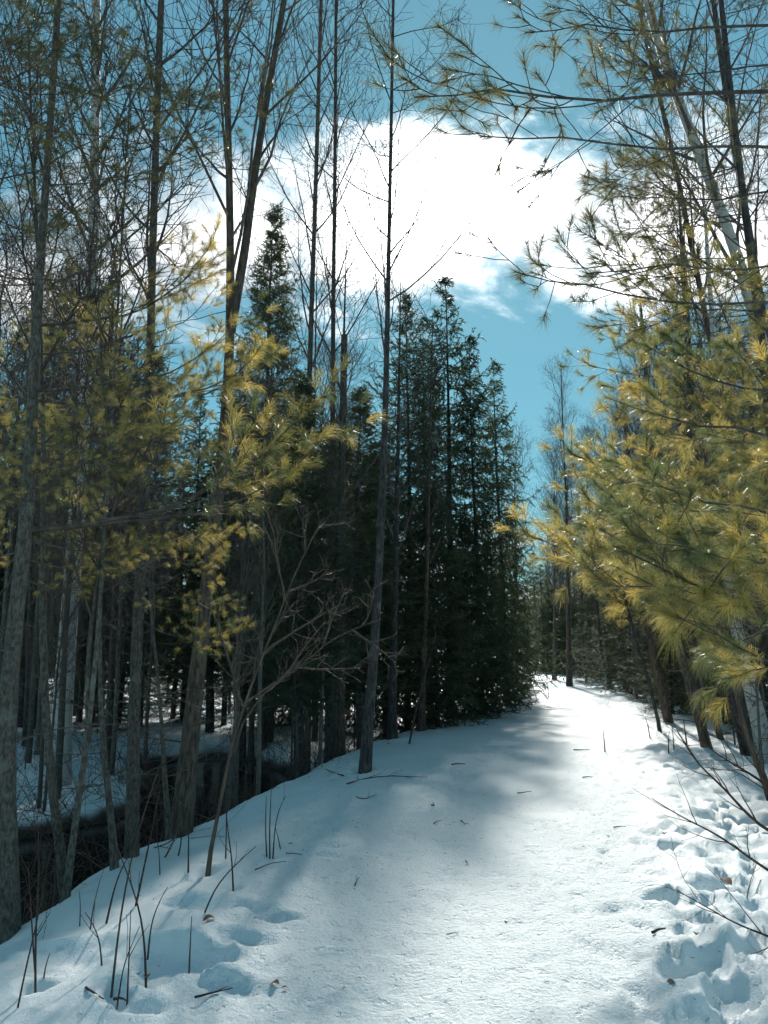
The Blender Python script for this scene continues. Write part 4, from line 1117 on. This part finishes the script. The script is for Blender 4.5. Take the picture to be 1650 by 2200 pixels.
for k, (px, py, s, lab) in enumerate(((448, 1981, .075, 'curled brown leaf on the bank below the arching stalk'), (590, 2121, .05, 'dark leaf on the near trail left of centre'), (612, 2130, .03, 'tiny leaf scrap beside the dark leaf on the near trail'),
                                      (625, 1818, .045, 'brown leaf by the three upright stalks'), (1088, 1988, .03, 'dark leaf scrap in the middle of the near trail'), (1560, 1900, .10, 'brown leaf cluster in the trampled snow on the right'),
                                      (1497, 2013, .05, 'brown leaf beside the thick bark sliver'), (1428, 1795, .07, 'shrivelled brown leaf under the longest whip twig'), (1442, 2120, .05, 'upright leaf scrap in the near right snow'),
                                      (315, 2105, .05, 'brown leaf at the foot of the bent stalk'), (296, 2100, .03, 'tiny leaf scrap left of the bent stalk'), (1254, 1824, .03, 'tiny dark leaf right of the trail middle'))):
    leaf(px, py, s, 1200 + k, lab)


def litter():
    g = np.random.default_rng(77); N = 750
    y = 2.6 * (26 / 2.6) ** g.random(N); f = g.random(N)
    x = bank_x(y) + 0.2 + f * (edge_x(y) + 0.4 - bank_x(y)); z = rough_ground(x, y) + 0.008
    c = np.stack([x, y, z], -1); a = g.random(N) * 6.28; ln = g.uniform(0.003, 0.014, N)
    d = np.stack([np.cos(a), np.sin(a), np.zeros(N)], -1) * ln[:, None]
    pts = np.stack([c - d, c + np.array([0, 0, .003]), c + d], 1)
    mb = MB(); mb.tubes(pts, np.full((N, 3), 0.0014), 3)
    tag(mb.build('needle_litter', M['stem']), 'specks of bark and fallen needles scattered on the trail snow', kind='stuff')


litter()


def undergrowth(name, label, xs, ys, n, seed, keep, hmax=1.3):
    g = np.random.default_rng(seed)
    x = g.uniform(*xs, n); y = g.uniform(*ys, n); k = keep(x, y); x, y = x[k], y[k]; n = len(x)
    p = np.stack([x, y, rough_ground(x, y) - 0.03], -1); d = norm(np.stack([g.normal(0, .5, n), g.normal(0, .5, n), g.uniform(.4, 1.2, n)], -1))
    P_ = 6; pts = np.zeros((n, P_, 3)); pts[:, 0] = p; st = (g.uniform(.3, hmax, n) / (P_ - 1))[:, None]
    for i in range(1, P_):
        d = norm(d + g.normal(0, .16, (n, 3)) + np.array([0, 0, -.05])); pts[:, i] = pts[:, i - 1] + d * st
    r = np.linspace(1, .35, P_)[None] * g.uniform(.003, .009, (n, 1))
    p2, r2 = spawn(g, pts, r, 3, .25, .95, .8, hmax * .35, 4, up=.1, jit=.15, rfac=.6, tip=.0015, rmin=.0016)
    mb = MB(); mb.tubes(pts, r, 3); mb.tubes(p2, r2, 3)
    tag(mb.build(name, M['stem']), label, kind='stuff')


undergrowth('undergrowth', 'tangle of dead twigs on the far stream bank and under the spruces', (-20, 4), (8.5, 34), 3000, 31,
            lambda x, y: (x < bank_x(y) - 0.6) & (np.abs(x - stream_x(y)) > 1.3) & (x > -0.62 * y - 1), 1.4)
undergrowth('undergrowth', 'tangle of dead twigs among the leaning trunks right of the trail', (4, 22), (8, 34), 1300, 32,
            lambda x, y: (x > edge_x(y) + 1.5) & (x < 0.62 * y + 2), 1.2)


undergrowth('undergrowth', 'fine bare brush growing along the crest of the bank above the stream', (-4, 2), (5.5, 17), 1500, 34,
            lambda x, y: (bank_x(y) - x > 0.15) & (bank_x(y) - x < 1.1), 1.5)
undergrowth('undergrowth', 'dark brush and roots hanging over the far edge of the black stream', (-9, 0), (5, 19), 2600, 33,
            lambda x, y: (np.abs(x - stream_x(y) + 1.5) < 0.45) & (y > 6), 0.7)


def distant_forest():
    g = np.random.default_rng(55); nb = MB(); tb = MB(); spots = []
    for _ in range(900):
        y = g.uniform(30, 130); x = g.uniform(-0.75 * y - 8, 0.75 * y + 8)
        b0, e0 = float(bank_x(y)), float(edge_x(y))
        if y < 85 and b0 - 3.5 < x < e0 + 3.5: continue
        if y < 48 and x > b0 - 9 and x < e0 + 6: continue
        if len(spots) > 170: break
        spots.append((x, y))
    for (x, y) in spots:
        z = gz(x, y); H = g.uniform(7, 12); R = H * g.uniform(.14, .22); n = 1000
        f = g.random(n) ** 0.75; az = g.random(n) * 6.28; rr = R * (1 - f) * np.sqrt(g.random(n)) * (0.75 + .25 * np.sin(f * 60))
        pos = np.stack([x + rr * np.cos(az), y + rr * np.sin(az), z + .6 + f * (H - .6)], -1)
        d = np.stack([np.cos(az), np.sin(az), np.full(n, -.35)], -1)
        needles(nb, g, pos, d, 1, 0.42, 0.11, spread=(0, .6), back=0.1, gold=.4, gvar=.2)
        tb.tubes(np.array([[x, y, z - .3], [x, y, z + H]]), np.array([.13, .02]), 5)
    tag(nb.build('distant_forest', M['spruce'], smooth=False, tone=True), 'mass of dark evergreen wood far behind the trail on both sides', kind='stuff')
    tag(tb.build('distant_forest', M['bark_dark']), 'dark trunks of the far evergreen wood', kind='stuff')


distant_forest()


# ---- each of a crowd gets its place in the row
ONES = 'first second third fourth fifth sixth seventh eighth ninth tenth eleventh twelfth thirteenth fourteenth fifteenth sixteenth seventeenth eighteenth nineteenth'.split()
TENS = {2: 'twent', 3: 'thirt', 4: 'fort', 5: 'fift', 6: 'sixt'}


def ordinal(n):
    if n < 20: return ONES[n - 1]
    return TENS[n // 10] + ('ieth' if n % 10 == 0 else 'y-' + ONES[n % 10 - 1])


rows = {}
for o in bpy.data.objects:
    if '{}' in str(o.get('label', '')): rows.setdefault(o['label'], []).append(o)
for lab, obs in rows.items():
    obs.sort(key=lambda o: o.location.x / o.location.y)
    for k, o in enumerate(obs): o['label'] = lab.format(ordinal(k + 1))
